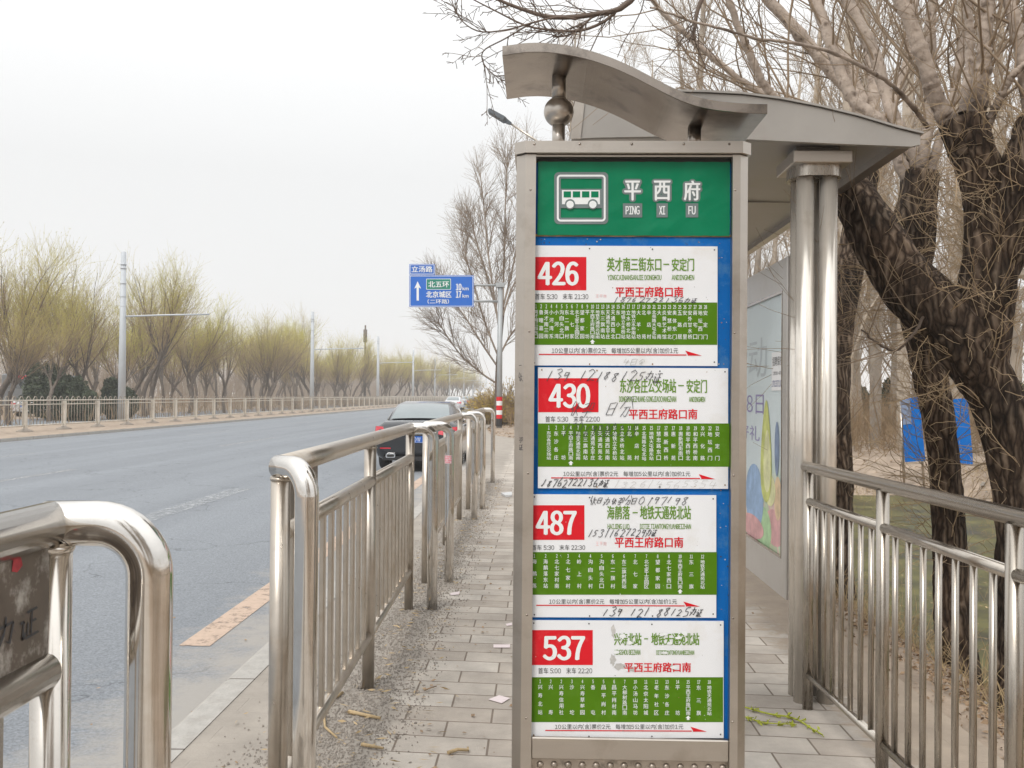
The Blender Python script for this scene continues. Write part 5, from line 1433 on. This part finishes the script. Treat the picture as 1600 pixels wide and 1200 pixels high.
# ------------------------------------------------------------------ poplars and scrub of the wood on the right
def poplar(seed, H):
    rg = np.random.default_rng(100 + seed)
    pts = [(0, 0, -.3, .19), (rg.normal()*.10, rg.normal()*.10, H*.3, .155), (rg.normal()*.35, rg.normal()*.35, H*.7, .10), (rg.normal()*.5, rg.normal()*.5, H, .03)]
    P0, R0 = path(pts, 14)
    P1, R1 = sprout(P0, R0, 44, .16, .98, .62, 3.4, 7, rg, up=.14, wig=.10, rfac=.34, rend=.3, lfall=.6, rmax=.05)
    P2, R2 = sprout(P1, R1, 8, .2, 1, .55, 1.25, 5, rg, up=.08, wig=.14, rfac=.55, lfall=.4, rmax=.014, rmin=.006)
    P3, R3 = sprout(P2, R2, 3, .2, 1, .6, .6, 4, rg, up=.03, wig=.16, rfac=.7, lfall=.3, rmin=.0045, rend=.7)
    root = empty('poplar_tree', (0, 0, 0), 'bare poplar with a straight pale trunk, in the wood behind the shelter', 'tree', 'poplars of the wood behind the shelter')
    mesh_np('trunk', [(*tubes(P0, R0, 10), 0)], [M['poplar']], root)
    mesh_np('crown', [(*tubes(P1, R1, 4), 0), (*tubes(P2, R2, 3), 1), (*tubes(P3, R3, 3), 2)], [M['poplar'], M['twig'], M['twig_tan']], root)
    return root
pp = [poplar(s, h) for s, h in enumerate((17, 19, 15, 18))]
sp2 = []
for (u, v, Y) in ((1367, 690, 31), (1412, 700, 29), (1345, 668, 40), (1330, 660, 47), (1395, 665, 43), (1428, 660, 45)):
    sp2.append((dp(u, v, Y).x, Y))
rp3 = random.Random(5)
for row in range(9):
    y = 15 + row*6.5
    x0 = 8.2 if y < 30 else 4.5 if y < 45 else 1.5
    x = x0 + rp3.uniform(0, 2)
    while x < y*.56 + 3:
        sp2.append((x + rp3.uniform(-.8, .8), y + rp3.uniform(-2.2, 2.2))); x += rp3.uniform(2.6, 4.2)
for k in range(16): sp2.append((rp3.uniform(3.5, 15), rp3.uniform(-22, -4)))      # the wood goes on behind the viewer: it shows in the polished tubes
for i, (x, y) in enumerate(sp2):
    o = pp[i] if i < len(pp) else copy_tree(pp[rp3.randrange(len(pp))])
    s = rp3.uniform(.85, 1.15); o.location = (x, y, -.1); o.scale = (s, s, s); o.rotation_euler.z = rp3.uniform(0, 6.28)
print('poplars', len(sp2))
# dry brush of the wood: a mass of fine stems nobody could count
rg = np.random.default_rng(8)
N = 9000
y = rg.uniform(26, 66, N); x = rg.uniform(0, 1, N)*(y*.62 + 2) + np.where(y < 30, 7.2, np.where(y < 45, 3.5, -1.5))
bk = rg.random(N) < .16; x = np.where(bk, rg.uniform(3, 14, N), x); y = np.where(bk, rg.uniform(-20, 0, N), y)

P = np.zeros((N, 5, 3)); P[:, 0] = np.stack([x, y, np.full(N, -.1)], 1); d = _norm(rg.normal(size=(N, 3))*np.array([.35, .35, .1]) + np.array([0, 0, 1]))
ln = rg.uniform(.5, 1.9, N)[:, None]*np.where(rg.random(N) < .12, 2.2, 1)[:, None]
for k in range(1, 5):
    d = _norm(d + .16*rg.normal(size=d.shape)); P[:, k] = P[:, k-1] + d*ln/4
Rr = np.full((N, 5), .012)*np.array([1, .9, .8, .6, .4])
P2, R2 = sprout(P, Rr, 4, .3, 1, .6, .6, 4, rg, up=.03, wig=.15, rfac=.7, rmin=.006)
tag(mesh_np('brushwood', [(*tubes(P, Rr, 3), 0), (*tubes(P2, R2, 3), 0)], [M['brush']]), kind='stuff')
# dark evergreens deep in the wood
for (u, v0, v1, wp, Y, lb, sd) in ((1390, 655, 585, 16, 50, 'dark evergreen bush deep in the wood, left of the blue board', 21), (1345, 655, 600, 14, 56, 'smaller dark evergreen bush deep in the wood beside a pale poplar', 22), (1585, 650, 570, 22, 40, 'dark evergreen bush in the wood at the right edge', 23)):
    p = dp(u, v0, Y); h = (v0 - v1)*Y/F_PX; r_ = wp*Y/F_PX
    root = empty('evergreen_shrub', (p.x, Y, -.1), lb, 'shrub')
    leaf_blob('foliage', [(p.x, Y, h*.5, r_, r_*.8, h*.55, 1.0)], 3500, .13, M['evergreen'], root, sd)
    MB().tube([(p.x, Y, -.2), (p.x, Y, h*.6)], [.08, .04], 8).build('stem', M['wil_bark'], root)
# yellow shrubs by the end of the path
for (u, v0, v1, wp, Y, lb, sd) in ((766, 655, 600, 14, 60, 'yellow-brown bush at the roadside left of the sign mast', 31), (795, 662, 588, 26, 52, 'yellow-brown bush behind the sign mast, against the stop sign', 32), (768, 660, 606, 16, 50, 'small ochre bush right at the sign mast', 33)):
    p = dp(u, v0, Y); h = (v0 - v1)*Y/F_PX; r_ = wp*Y/F_PX
    root = empty('yellow_bush', (p.x, Y, -.05), lb, 'bush')
    rg = np.random.default_rng(sd); n = 240
    P = np.zeros((n, 6, 3)); P[:, 0] = np.stack([p.x + rg.normal(size=n)*r_*.35, Y + rg.normal(size=n)*.5, np.full(n, -.05)], 1)
    d = _norm(rg.normal(size=(n, 3))*np.array([.5, .5, .1]) + np.array([0, 0, 1])); ln = rg.uniform(.5, 1.0, n)[:, None]*h
    for k in range(1, 6):
        d = _norm(d + .12*rg.normal(size=d.shape) - np.array([0, 0, .04*k])); P[:, k] = P[:, k-1] + d*ln/5
    Rr = np.full((n, 6), .012)
    P2, R2 = sprout(P, Rr, 5, .2, 1, .5, .5, 4, rg, wig=.15, rfac=.7)
    mesh_np('stems', [(*tubes(P, Rr, 3), 0), (*tubes(P2, R2, 3), 1), (*leaves(P2, .05, rg, 2), 1)], [M['brush'], M['forsythia']], root)

# ------------------------------------------------------------------ bare tree leaning over the road behind the sign mast
def limb_tree(name, label, limbs, trunk_n, seed, mats, sub, loc, cat='tree', group=None):
    pass
rg = np.random.default_rng(41)
Y = 48.0
rt = empty('bare_tree', (dp(777, 655, Y).x, Y, -.05), 'tall bare tree spreading its twigs over the road behind the blue direction sign', 'tree')
Pt, Rt = px_path([(778, 668, Y, 5), (777, 620, Y, 4.3), (779, 560, Y, 3.8), (786, 480, Y, 3.2)], 10)
mesh_np('trunk', [(*tubes(Pt, Rt, 10), 0)], [M['twig_dark']], rt)
LB = [[(778,600),(755,585),(725,560),(700,528),(684,500)],[(779,575),(755,540),(730,500),(705,465),(690,440)],[(780,560),(760,510),(742,450),(728,400),(722,360)],[(782,530),(772,460),(762,390),(757,330),(750,270)],
      [(785,490),(788,400),(790,310),(794,225)],[(786,480),(805,400),(818,300),(822,230)],[(784,500),(800,450),(830,400),(850,340)],[(779,560),(800,520),(830,490),(860,440)],[(783,520),(764,440),(745,380),(735,340)]]
Ps, Rs = zip(*[px_path([(u, v, Y + (i % 3 - 1)*.9*j/3, 1.7 - 1.2*j/len(l_)) for j, (u, v) in enumerate(l_)], 10) for i, l_ in enumerate(LB)])
P1 = np.concatenate(Ps); R1 = np.concatenate(Rs)
P2, R2 = sprout(P1, R1, 34, .12, 1, .5, 2.6, 7, rg, up=.05, wig=.10, rfac=.6, lfall=.5, rmax=.018, rmin=.008)
P3, R3 = sprout(P2, R2, 12, .15, 1, .55, 1.1, 5, rg, up=.03, wig=.14, rfac=.7, lfall=.3, rmin=.0055, rend=.6)
mesh_np('crown', [(*tubes(P1, R1, 5), 0), (*tubes(P2, R2, 3), 0), (*tubes(P3, R3, 3), 1)], [mat('bare_tree_bark', (.33, .265, .21), .9, 0, .2, 3), M['twig']], rt)

# ------------------------------------------------------------------ the old pollard willows on the bank
def bark_tube(P, Rd, sides, seed, amp=.10, buds=0):
    """thick limb with furrowed bark modelled into the surface"""
    P, Rd = P[0], Rd[0]
    # resample to about 2.2 cm
    seg = np.linalg.norm(np.diff(P, axis=0), axis=1); s_ = np.concatenate([[0], np.cumsum(seg)]); k = max(8, int(s_[-1]/.022))
    ss = np.linspace(0, s_[-1], k); P = np.stack([np.interp(ss, s_, P[:, i]) for i in range(3)], 1); Rd = np.interp(ss, s_, Rd)
    T = np.gradient(P, axis=0); T /= np.linalg.norm(T, axis=1, keepdims=True)
    u = np.cross(T[0], [0, 1, .1]); u /= np.linalg.norm(u); V = []
    for i in range(k):
        u = u - T[i]*u.dot(T[i]); u /= np.linalg.norm(u); w_ = np.cross(T[i], u)
        for j in range(sides):
            a = 2*math.pi*j/sides; ca, sa = math.cos(a), math.sin(a); r0 = Rd[i]
            q = Vector((ca*r0*17, sa*r0*17, ss[i]*3.4 + seed*7))
            q = q + Vector((mnoise.noise(q*.5), mnoise.noise(q*.5 + Vector((9, 0, 0))), mnoise.noise(q*.7)))*1.1
            f = abs(mnoise.noise(q)); f2 = abs(mnoise.noise(q*2.3))
            big = mnoise.noise(Vector((ca*1.3 + seed, sa*1.3, ss[i]*1.6)))
            disp = r0*(.09*big) + amp*min(r0, .2)*( (1 - min(1, f*2.6))*-1.0 + .5 - .35*(1 - min(1, f2*2.5)))
            V.append(P[i] + (u*ca + w_*sa)*(r0 + disp))
    V = np.array(V); base = (np.arange(k-1)*sides)[:, None]; j = np.arange(sides)[None, :]; j2 = (j+1) % sides
    Q = np.stack([base+j, base+j2, base+sides+j2, base+sides+j], -1).reshape(-1, 4)
    # close the top with a jagged cut
    top = V[-sides:].mean(0) + T[-1]*.01
    V = np.concatenate([V, top[None]]); o = (k-1)*sides
    Qc = np.array([[o+jj, o+(jj+1) % sides, len(V)-1, len(V)-1] for jj in range(0, sides)])
    Qc[:, 3] = Qc[:, 2]
    # quads only: pair the cap triangles
    Qc = np.array([[o+jj, o+(jj+1) % sides, o+(jj+2) % sides, len(V)-1] for jj in range(0, sides, 2)])
    return V, np.concatenate([Q, Qc])
def pollard(label, trunks, shoots, seed, nsuck=60, sh_sub=(10, 6), base=None, twigs=()):
    rg = np.random.default_rng(seed)
    root = empty('pollard_willow', base, label, 'tree')
    trunks = [[(u, v, Y_, r_*.92) for u, v, Y_, r_ in t_] for t_ in trunks]
    tb = [(*bark_tube(*px_path(t_, 24), 44, seed + i), 0) for i, t_ in enumerate(trunks)]
    mesh_np('trunk', tb, [M['bark']], root)
    Ps, Rs = zip(*[px_path(s_, 90) for s_ in shoots])
    P1 = np.concatenate(Ps); R1 = np.concatenate(Rs)*.76
    R1 = R1*(1 + np.where(rg.random(R1.shape) < .10, rg.uniform(.10, .28, R1.shape), rg.normal(size=R1.shape)*.02))
    P1 = P1 + np.cumsum(rg.normal(size=P1.shape), axis=1)*.0022
    P2, R2 = sprout(P1, R1, sh_sub[0], .12, 1, .6, 1.3, 8, rg, up=.05, wig=.10, rfac=.28, lfall=.4, rmax=.0085, rmin=.003, rend=.35)
    P3, R3 = sprout(P2, R2, sh_sub[1], .15, 1, .6, .5, 5, rg, up=.02, wig=.12, rfac=.55, lfall=.4, rmax=.0035, rmin=.0016, rend=.6)
    mesh_np('branches', [(*tubes(P1, R1, 14), 0), (*tubes(P2, R2, 5), 1), (*tubes(P3, R3, 3), 1)], [M['shoot'], M['twig']], root)
    # suckers sprouting straight from the old bark
    Tp = np.concatenate([px_path(t_, 12)[0] for t_ in trunks]); Tr = np.concatenate([px_path(t_, 12)[1] for t_ in trunks])
    S, Sr = sprout(Tp, Tr, nsuck, .22, .98, 1.15, .55, 11, rg, up=.01, wig=.17, rfac=.05, lfall=.1, rmax=.0034, rmin=.0019, rend=.5)
    S2, Sr2 = sprout(S, Sr, 4, .3, 1, .6, .3, 6, rg, up=-.03, wig=.22, rfac=.7, rmin=.0012, rend=.6)
    mesh_np('suckers', [(*tubes(S, Sr, 5), 0), (*tubes(S2, Sr2, 3), 0)], [M['twig_tan']], root)
    return root
YA = 5.5
bA = dp(1605, 1085, YA)
pollard('largest gnarled willow at the right edge, forked into two thick black-barked limbs',
 [[(1630,1160,5.45,66),(1612,1050,YA,60),(1610,900,YA,52),(1603,780,YA,47),(1582,690,YA,43),(1545,600,YA,42),(1502,530,YA,50),(1455,480,5.52,50),(1405,425,5.6,44),(1358,350,5.7,40),(1318,285,5.8,33),(1262,215,5.9,27)],
  [(1550,650,5.53,14),(1541,612,5.51,36),(1530,565,YA,47),(1535,490,5.48,46),(1546,420,5.46,44),(1545,340,5.44,38),(1530,265,5.42,36),(1510,212,5.4,38),(1502,186,5.4,37)],
  [(1545,475,5.49,14),(1552,440,5.47,32),(1572,380,5.42,39),(1590,310,5.36,40),(1612,250,5.3,42),(1630,190,5.3,38)]],
 [[(1485,190,5.38,19),(1462,150,5.36,17),(1436,70,5.32,15),(1400,-20,5.3,13),(1360,-140,5.3,10),(1320,-260,5.3,7)],
  [(1527,190,5.38,17),(1535,120,5.36,15),(1545,40,5.34,14),(1552,-60,5.3,12),(1560,-200,5.3,8)],
  [(1508,180,5.42,12),(1516,90,5.5,9),(1508,0,5.55,8),(1495,-120,5.6,5)],
  [(1540,230,5.36,9),(1562,170,5.30,8),(1600,115,5.2,7),(1660,60,5.1,5)],
  [(1615,200,5.3,16),(1600,90,5.3,14),(1575,-30,5.3,12),(1540,-160,5.3,8)],
  [(1262,215,5.9,11),(1215,150,5.8,9),(1170,70,5.7,8),(1120,-40,5.6,6)],
  [(1448,198,5.4,5),(1400,145,5.2,4.6),(1345,112,5.0,4.2),(1270,82,4.7,3.8),(1200,74,4.5,3.3),(1130,58,4.4,2.8),(1050,36,4.3,2.4),(1000,18,4.25,2)],
  [(1450,480,5.52,3.4),(1430,520,5.3,3),(1400,548,5.25,2.6),(1365,538,5.25,2.2),(1338,515,5.25,1.6)]],
 51, 80, (11, 6), (bA.x, YA, -.15))
pollard('slimmer gnarled willow standing just left of the largest one, hung with suckers',
 [[(1505,1105,6.4,38),(1495,1030,6.4,33),(1486,900,6.4,28),(1480,780,6.4,26),(1471,690,6.4,26),(1458,610,6.4,27),(1442,520,6.45,30),(1424,430,6.5,33),(1430,340,6.5,34),(1440,270,6.5,31)]],
 [[(1445,280,6.5,15),(1400,180,6.6,13),(1370,80,6.7,12),(1329,-10,6.8,11),(1290,-140,6.9,8)],[(1425,290,6.5,13),(1385,200,6.6,12),(1330,140,6.7,11),(1272,-10,6.8,10),(1240,-120,6.9,7)],
  [(1440,260,6.5,12),(1450,160,6.6,11),(1455,40,6.6,10),(1462,-90,6.6,7)],[(1450,275,6.5,10),(1480,180,6.5,9),(1500,80,6.5,8),(1520,-40,6.5,6)]],
 52, 170, (11, 6), (dp(1512, 1090, 6.4).x, 6.4, -.2))
pollard('dark willow trunk seen behind the shelter columns',
 [[(1296,930,8.6,44),(1300,860,8.6,32),(1306,760,8.6,28),(1304,640,8.6,25),(1312,500,8.7,24),(1335,380,8.8,23),(1350,280,8.8,23),(1358,200,8.8,22)]],
 [[(1352,215,8.8,15),(1338,160,8.8,14),(1280,90,8.8,12.5),(1205,10,8.8,11),(1130,-70,8.8,9),(1060,-160,8.8,6)],[(1360,200,8.8,12),(1330,120,8.9,11),(1290,50,8.9,10),(1262,-20,8.9,9),(1220,-130,8.9,6)],
  [(1362,205,8.8,12),(1366,120,8.9,11),(1345,20,9,10),(1330,-100,9,7)],[(1340,240,8.8,9),(1270,190,8.7,8),(1190,150,8.6,7),(1120,100,8.5,6),(1050,40,8.4,5),(990,-30,8.3,4)],
  [(1372,215,8.8,10),(1410,120,8.8,9),(1430,0,8.8,8),(1450,-130,8.8,6)],[(1350,260,8.8,8),(1240,200,9,7),(1150,170,9.2,6),(1090,140,9.4,5)]],
 53, 70, (15, 7), (dp(1296, 915, 8.6).x, 8.6, -.2))

# overhanging twigs above the sign: a big tree just out of frame lends these
rg = np.random.default_rng(77)
OB = [[(1085,-240,3.9,6),(1040,-90,3.85,5.2),(985,2,3.8,4.4),(930,22,3.8,4),(865,27,3.8,3.6),(815,14,3.8,2.8),(770,-4,3.8,2.2)],
      [(985,0,3.8,3),(972,8,3.8,2.7),(945,33,3.8,2.5),(906,48,3.8,2.3),(862,47,3.8,2),(822,40,3.8,1.6),(780,20,3.8,1.3),(737,-2,3.8,1)],
      [(930,22,3.8,2),(895,52,3.8,1.6),(864,58,3.8,1.2)],
      [(900,30,3.8,2),(870,27,3.75,1.6),(830,36,3.7,1.5),(795,46,3.7,1.3),(755,50,3.7,1.2),(730,40,3.7,1),(713,20,3.7,.9),(706,0,3.7,.8)],
      [(1140,-200,4.4,6),(1120,-60,4.4,5),(1092,10,4.4,3.5),(1086,40,4.4,3),(1083,62,4.4,2.6)],
      [(760,150,3.9,.9),(756,95,3.9,1),(752,82,3.9,.7)],[(785,126,3.9,.8),(765,112,3.9,1),(754,92,3.9,.9),(757,76,3.9,.7)]]
OB = OB[:5] + [[(830,36,3.7,1.4),(790,60,3.75,1.1),(757,78,3.85,1),(754,95,3.9,.9),(766,112,3.9,.8),(785,126,3.9,.6)]]
for sel, lb in (((0, 1, 2, 3, 5), 'thin budding branch arching into the top of the view above the wavy cap'), ((4,), 'short dark branch stub hanging straight down right of the arching branch')):
    Ps, Rs = zip(*[px_path(OB[k], 22) for k in sel]); P1 = np.concatenate(Ps); R1 = np.concatenate(Rs)
    ov = empty('overhanging_branch', tuple(float(c) for c in P1[0, 0]), lb, 'branch')
    tw = [(*tubes(P1, R1, 8), 0)]
    P2, R2 = sprout(P1, R1, 16, .15, 1, .9, .06, 3, rg, wig=.1, rfac=.5, rmax=.0016, rmin=.0013, rend=1.2, lfall=.2); tw.append((*tubes(P2, R2, 4), 0))
    P3, R3 = sprout(P1, R1, 9, .2, .95, .6, .36, 6, rg, wig=.12, rfac=.5, rmax=.0026, rmin=.0016, rend=.6); tw.append((*tubes(P3, R3, 4), 0))
    P4, R4 = sprout(P3, R3, 8, .15, 1, .9, .045, 3, rg, wig=.1, rfac=.5, rmin=.0012, rend=1.2); tw.append((*tubes(P4, R4, 3), 0))
    mesh_np('twigs', tw, [M['twig_dark']], ov)

# ------------------------------------------------------------------ blue boards among the trees
bl_m = mat('blue_sheet', (.0, .15, .56), .6, 0, .08, 3, stain=(.05, .22, .50), stain_amt=.4, sscale=6, spec=.15)
for (pts, Y, lb, patch) in (([(1409,626),(1436,619),(1446,720),(1415,722)], 22.0, 'blue board with a grey patch, left of the slimmer willow trunk', True),
                            ([(1488,624),(1512,622),(1521,728),(1496,722)], 22.5, 'plain blue board seen between the slimmer and the largest willow trunk', False)):
    P = [dp(u, v, Y) for u, v in pts]
    root = empty('blue_board', (sum(p.x for p in P)/4, Y, 0), lb, 'board')
    MB().prism([(p.x, p.z) for p in P[::-1]], 'y', Y, Y + .04).build('panel', bl_m, root)
    for q in (0, 1):
        a, b = P[q], P[3-q]
        MB().tube([(a.x, Y + .07, a.z), (b.x, Y + .07, -.5)], .03, 8).build('leg', M['steel_dusty'], root)
    if patch:
        q = [dp(u, v, Y) for u, v in ((1406,625),(1422,624),(1424,662),(1410,664))]
        MB().prism([(p.x, p.z) for p in q[::-1]], 'y', Y - .012, Y - .003).build('patch', mat('grey_blue_patch', (.22, .28, .42), .6, 0, .15, 12), root)

# ------------------------------------------------------------------ litter, gravel, twigs, scraps
def scatter_leaves(name, pts, size, m, seed, flat=.35, lift=.006, curl=.5):
    rg = np.random.default_rng(seed); n = len(pts); c = np.array(pts) + np.array([0, 0, lift])
    a = rg.uniform(0, 6.28, n); s_ = size*rg.uniform(.5, 1.5, n)
    u = np.stack([np.cos(a)*s_, np.sin(a)*s_, rg.normal(size=n)*s_*.25*curl], 1); v = np.stack([-np.sin(a)*s_*flat, np.cos(a)*s_*flat, rg.normal(size=n)*s_*.3*curl], 1)
    V = np.stack([c-u, c+v, c+u, c-v], 1).reshape(-1, 3)
    return tag(mesh_np(name, [(V, np.arange(n*4).reshape(-1, 4), 0)], [m]), kind='stuff')
rs = random.Random(9)
pts = []
while len(pts) < 52000:                          # leaf litter on the bank
    y = 2.6 + 20*rs.random()**1.7; x = 1.95 + (y*.62)*rs.random()**.8
    z = gz(x, y)
    if z < -.64: continue
    if x < 2.15 and rs.random() < .8: continue
    pts.append((x, y, z))
scatter_leaves('leaf_litter', pts, .015, M['litter'], 1, curl=1.2)
pts = [(rs.uniform(2.9, 9), rs.uniform(4, 22), -.659) for k in range(3600)]
scatter_leaves('floating_leaves', pts, .026, M['straw'], 12, lift=.002, curl=.02)
pts = [];
for k in range(5000):
    y = 20 + 35*rs.random(); x = pr(y) + .1 + 14*rs.random()**1.5; pts.append((x, y, gz(x, y)))
scatter_leaves('leaf_drift', pts, .06, M['litter'], 2)
# gritty strip under the barriers
def strip_x(rs): return -.87 + .16*rs.gauss(0, 1)
n = 34000
V = []; Q = []
for k in range(n):
    y = 2.3 + 15*rs.random()**1.5; x = -.86 + .15*rs.gauss(0, 1) + .05*mnoise.noise(Vector((0, y*1.7, 0)))
    if x > -.50 or x < -1.35: continue
    s_ = rs.uniform(.0018, .0055)*(1.5 if rs.random() < .06 else 1); a = rs.uniform(0, 6.28)
    o = len(V); tz_ = s_*rs.uniform(.6, 1.3)
    for j in range(4): V.append((x + s_*math.cos(a + j*1.57)*rs.uniform(.7, 1.3), y + s_*math.sin(a + j*1.57)*rs.uniform(.7, 1.3), .002))
    for j in range(4): V.append((x + .6*s_*math.cos(a + j*1.57), y + .6*s_*math.sin(a + j*1.57), .002 + tz_))
    for j in range(4): Q.append((o+j, o+(j+1) % 4, o+4+(j+1) % 4, o+4+j))
    Q.append((o+4, o+5, o+6, o+7))
g = tag(mesh_np('gravel', [(np.array(V), np.array(Q), 0)], [M['gravel']]), kind='stuff')
pts = []
for k in range(1100):
    y = 2.2 + 14*rs.random()**1.4; x = -.80 + .20*rs.gauss(0, 1)
    if -1.5 < x < -.35: pts.append((x, y, .008))
scatter_leaves('straw_litter', pts, .022, M['straw'], 4, flat=.12, curl=.3)
pts = [(rs.uniform(-2.6, 1.9) if rs.random() < .6 else rs.uniform(-.6, .1), 2.2 + 11*rs.random()**1.5, .003) for k in range(420)]
pts = [(x, y, z if x > -1.6 else ROAD_Z + .003) for x, y, z in pts]
scatter_leaves('crumbs', pts, .011, M['litter'], 5, flat=.6)
# single dead twigs one can point to
def ptube(name, label, P, r, m, cat, group=None):
    o = MB().tube(P, [r*(1 - .5*i/len(P)) for i in range(len(P))], 7).build(name, m)
    return tag(o, label, cat, group)
def gpp(pts, z=.012): return [gp(u, v, z) for u, v in pts]
ptube('dead_twig', 'curved tan twig lying on the grit under the second barrier', gpp([(535,1082),(515,1096),(506,1115),(508,1136),(526,1152)]), .008, M['straw'], 'twig')
ptube('dead_twig', 'crooked dead twig on the slabs at the bottom, left of the stop sign', gpp([(700,1176),(715,1171),(732,1172),(731,1168)]), .008, M['straw'], 'twig')
ptube('dead_twig', 'straight tan twig lying across the grit edge near the second barrier foot', gpp([(545,1112),(570,1117),(594,1122)]), .010, M['straw'], 'twig')
ptube('dead_twig', 'tan twig on the slab edge below the straight one', gpp([(565,1163),(582,1166),(599,1169)]), .008, M['straw'], 'twig')
ptube('dead_twig', 'thin reddish twig on a slab in the middle of the path', gpp([(664,1078),(672,1075),(682,1072)]), .004, M['litter'], 'twig')
rg = np.random.default_rng(5)
wl = empty('willow_sprig', gp(1250, 1128), 'yellow-green willow sprig lying on the slabs right of the stop sign', 'sprig')
P1, R1 = path([(*gp(1164, 1105, .01), .004), (*gp(1200, 1115, .012), .0045), (*gp(1240, 1122, .012), .0045), (*gp(1268, 1138, .012), .004), (*gp(1285, 1148, .012), .003)], 16)
P2, R2 = path([(*gp(1164, 1120, .01), .003), (*gp(1195, 1129, .01), .003), (*gp(1245, 1132, .012), .002)], 16)
PP = np.concatenate([P1, P2]); RR = np.concatenate([R1, R2])
P3, R3 = sprout(PP, RR, 22, .05, 1, .8, .035, 4, rg, wig=.2, rfac=.7, rend=1.0); P3[:, :, 2] = np.maximum(P3[:, :, 2], .006)
sg_m = mat('catkin_green', (.42, .45, .05), .7, 0, .25, 60)
mesh_np('stem', [(*tubes(PP, RR, 6), 0)], [sg_m], wl); mesh_np('catkins', [(*tubes(P3, R3, 5), 0), (*leaves(P3, .012, rg, 1), 0)], [sg_m], wl)
# scraps of paper
pap = mat('pink_flyer', (.74, .64, .64), .8, 0, .04, 10)
for lb, q in (('pale pink flyer lying askew on the path by the foot of the stop sign', [(763,1093),(780,1086.5),(797,1091),(784,1099)]), ('small pale flyer on the path beside the sign, printed side up', [(771,1007),(797,1007),(797,1012),(771,1012)]),
              ('white scrap of paper on the path by the second barrier\'s far hoop', [(703,927),(718,924),(718,929),(704,930)]), ('pale scrap on the path just left of the sign', [(790,975),(800,973),(800,977),(792,978)])):
    P = [gp(u, v, .004) for u, v in q]
    mb = MB(); mb.add(P + [p + Vector((0, 0, .0012)) for p in P], [(3,2,1,0),(4,5,6,7),(0,1,5,4),(1,2,6,5),(2,3,7,6),(3,0,4,7)])
    o = tag(mb.build('flyer', pap), lb, 'flyer')
P = [gp(u, v, .004) for u, v in ((783,773),(800,771),(800,776),(790,777))]
mb = MB(); mb.add(P + [p + Vector((0, 0, .03)) for p in P], [(3,2,1,0),(4,5,6,7),(0,1,5,4),(1,2,6,5),(2,3,7,6),(3,0,4,7)])
tag(mb.build('crumpled_paper', mat('dirty_paper', (.6, .6, .6), .9, 0, .2, 30)), 'crumpled white litter on the path far ahead beside the sign', 'litter')
# rubble along the pond
rk = random.Random(3); nr = 0
V = []; Q = []
for k in range(1500):
    y = 3.6 + 18*rk.random(); e = pr(y); x = e + .5 + 7*rk.random()**1.5; z = gz(x, y)
    if z < -.62 or z > .2: continue
    s_ = rk.uniform(.012, .04)*(2.2 if y > 12 else 1); a = rk.uniform(0, 6.28); o = len(V)
    for j in range(4): V.append((x + s_*math.cos(a + j*1.57)*rk.uniform(.7, 1.3), y + s_*math.sin(a + j*1.57)*rk.uniform(.7, 1.3), z - .01))
    for j in range(4): V.append((x + .6*s_*math.cos(a + .3 + j*1.57), y + .6*s_*math.sin(a + .3 + j*1.57), z + s_*rk.uniform(.4, .9)))
    for j in range(4): Q.append((o+j, o+(j+1) % 4, o+4+(j+1) % 4, o+4+j))
    Q.append((o+4, o+5, o+6, o+7))
rb = mesh_np('rubble', [(np.array(V), np.array(Q), 0)], [mat('rubble_stone', (.40, .36, .32), .9, 0, .3, 10)])
rb.data.polygons.foreach_set('use_smooth', np.zeros(len(rb.data.polygons), dtype=bool)); tag(rb, kind='stuff')
# dry grass at the water's edge
rg = np.random.default_rng(19); P = []
while len(P) < 8500:
    y = rs.uniform(4, 22); x = 2.0 + 8*rs.random()**1.2; z = gz(x, y)
    if (-.70 < z < -.1 and rs.random() < .8) or (z >= -.1 and x > 4) or (z <= -.70 and rs.random() < .22 and mnoise.noise(Vector((x*.8, y*.8, 2))) > .05): P.append((x, y, z))
P = np.array(P); n = len(P); G = np.zeros((n, 4, 3)); G[:, 0] = P
d = _norm(rg.normal(size=(n, 3))*np.array([.45, .45, .1]) + np.array([0, 0, 1])); ln = rg.uniform(.08, .45, n)[:, None] + np.where(P[:, 2:3] < -.7, .25, 0)
for k in range(1, 4):
    d = _norm(d + .22*rg.normal(size=d.shape) - np.array([0, 0, .08*k])); G[:, k] = G[:, k-1] + d*ln/3
tag(mesh_np('dry_grass', [(*tubes(G, np.full((n, 4), .003)*np.array([1, .9, .7, .3]), 3), 0)], [M['straw']]), kind='stuff')

# ------------------------------------------------------------------ thin spring haze
hz_m = bpy.data.materials.new('haze'); hz_m.use_nodes = True
t = hz_m.node_tree; t.nodes.clear(); o_ = _n(t, 'ShaderNodeOutputMaterial'); v = _n(t, 'ShaderNodeVolumePrincipled')
v.inputs['Color'].default_value = (.95, .95, .95, 1); v.inputs['Density'].default_value = HAZE; v.inputs['Anisotropy'].default_value = .2
t.links.new(v.outputs[0], o_.inputs['Volume'])
tag(MB().box((-560, -420, -2.2), (560, 960, 30)).build('haze', hz_m), kind='stuff')
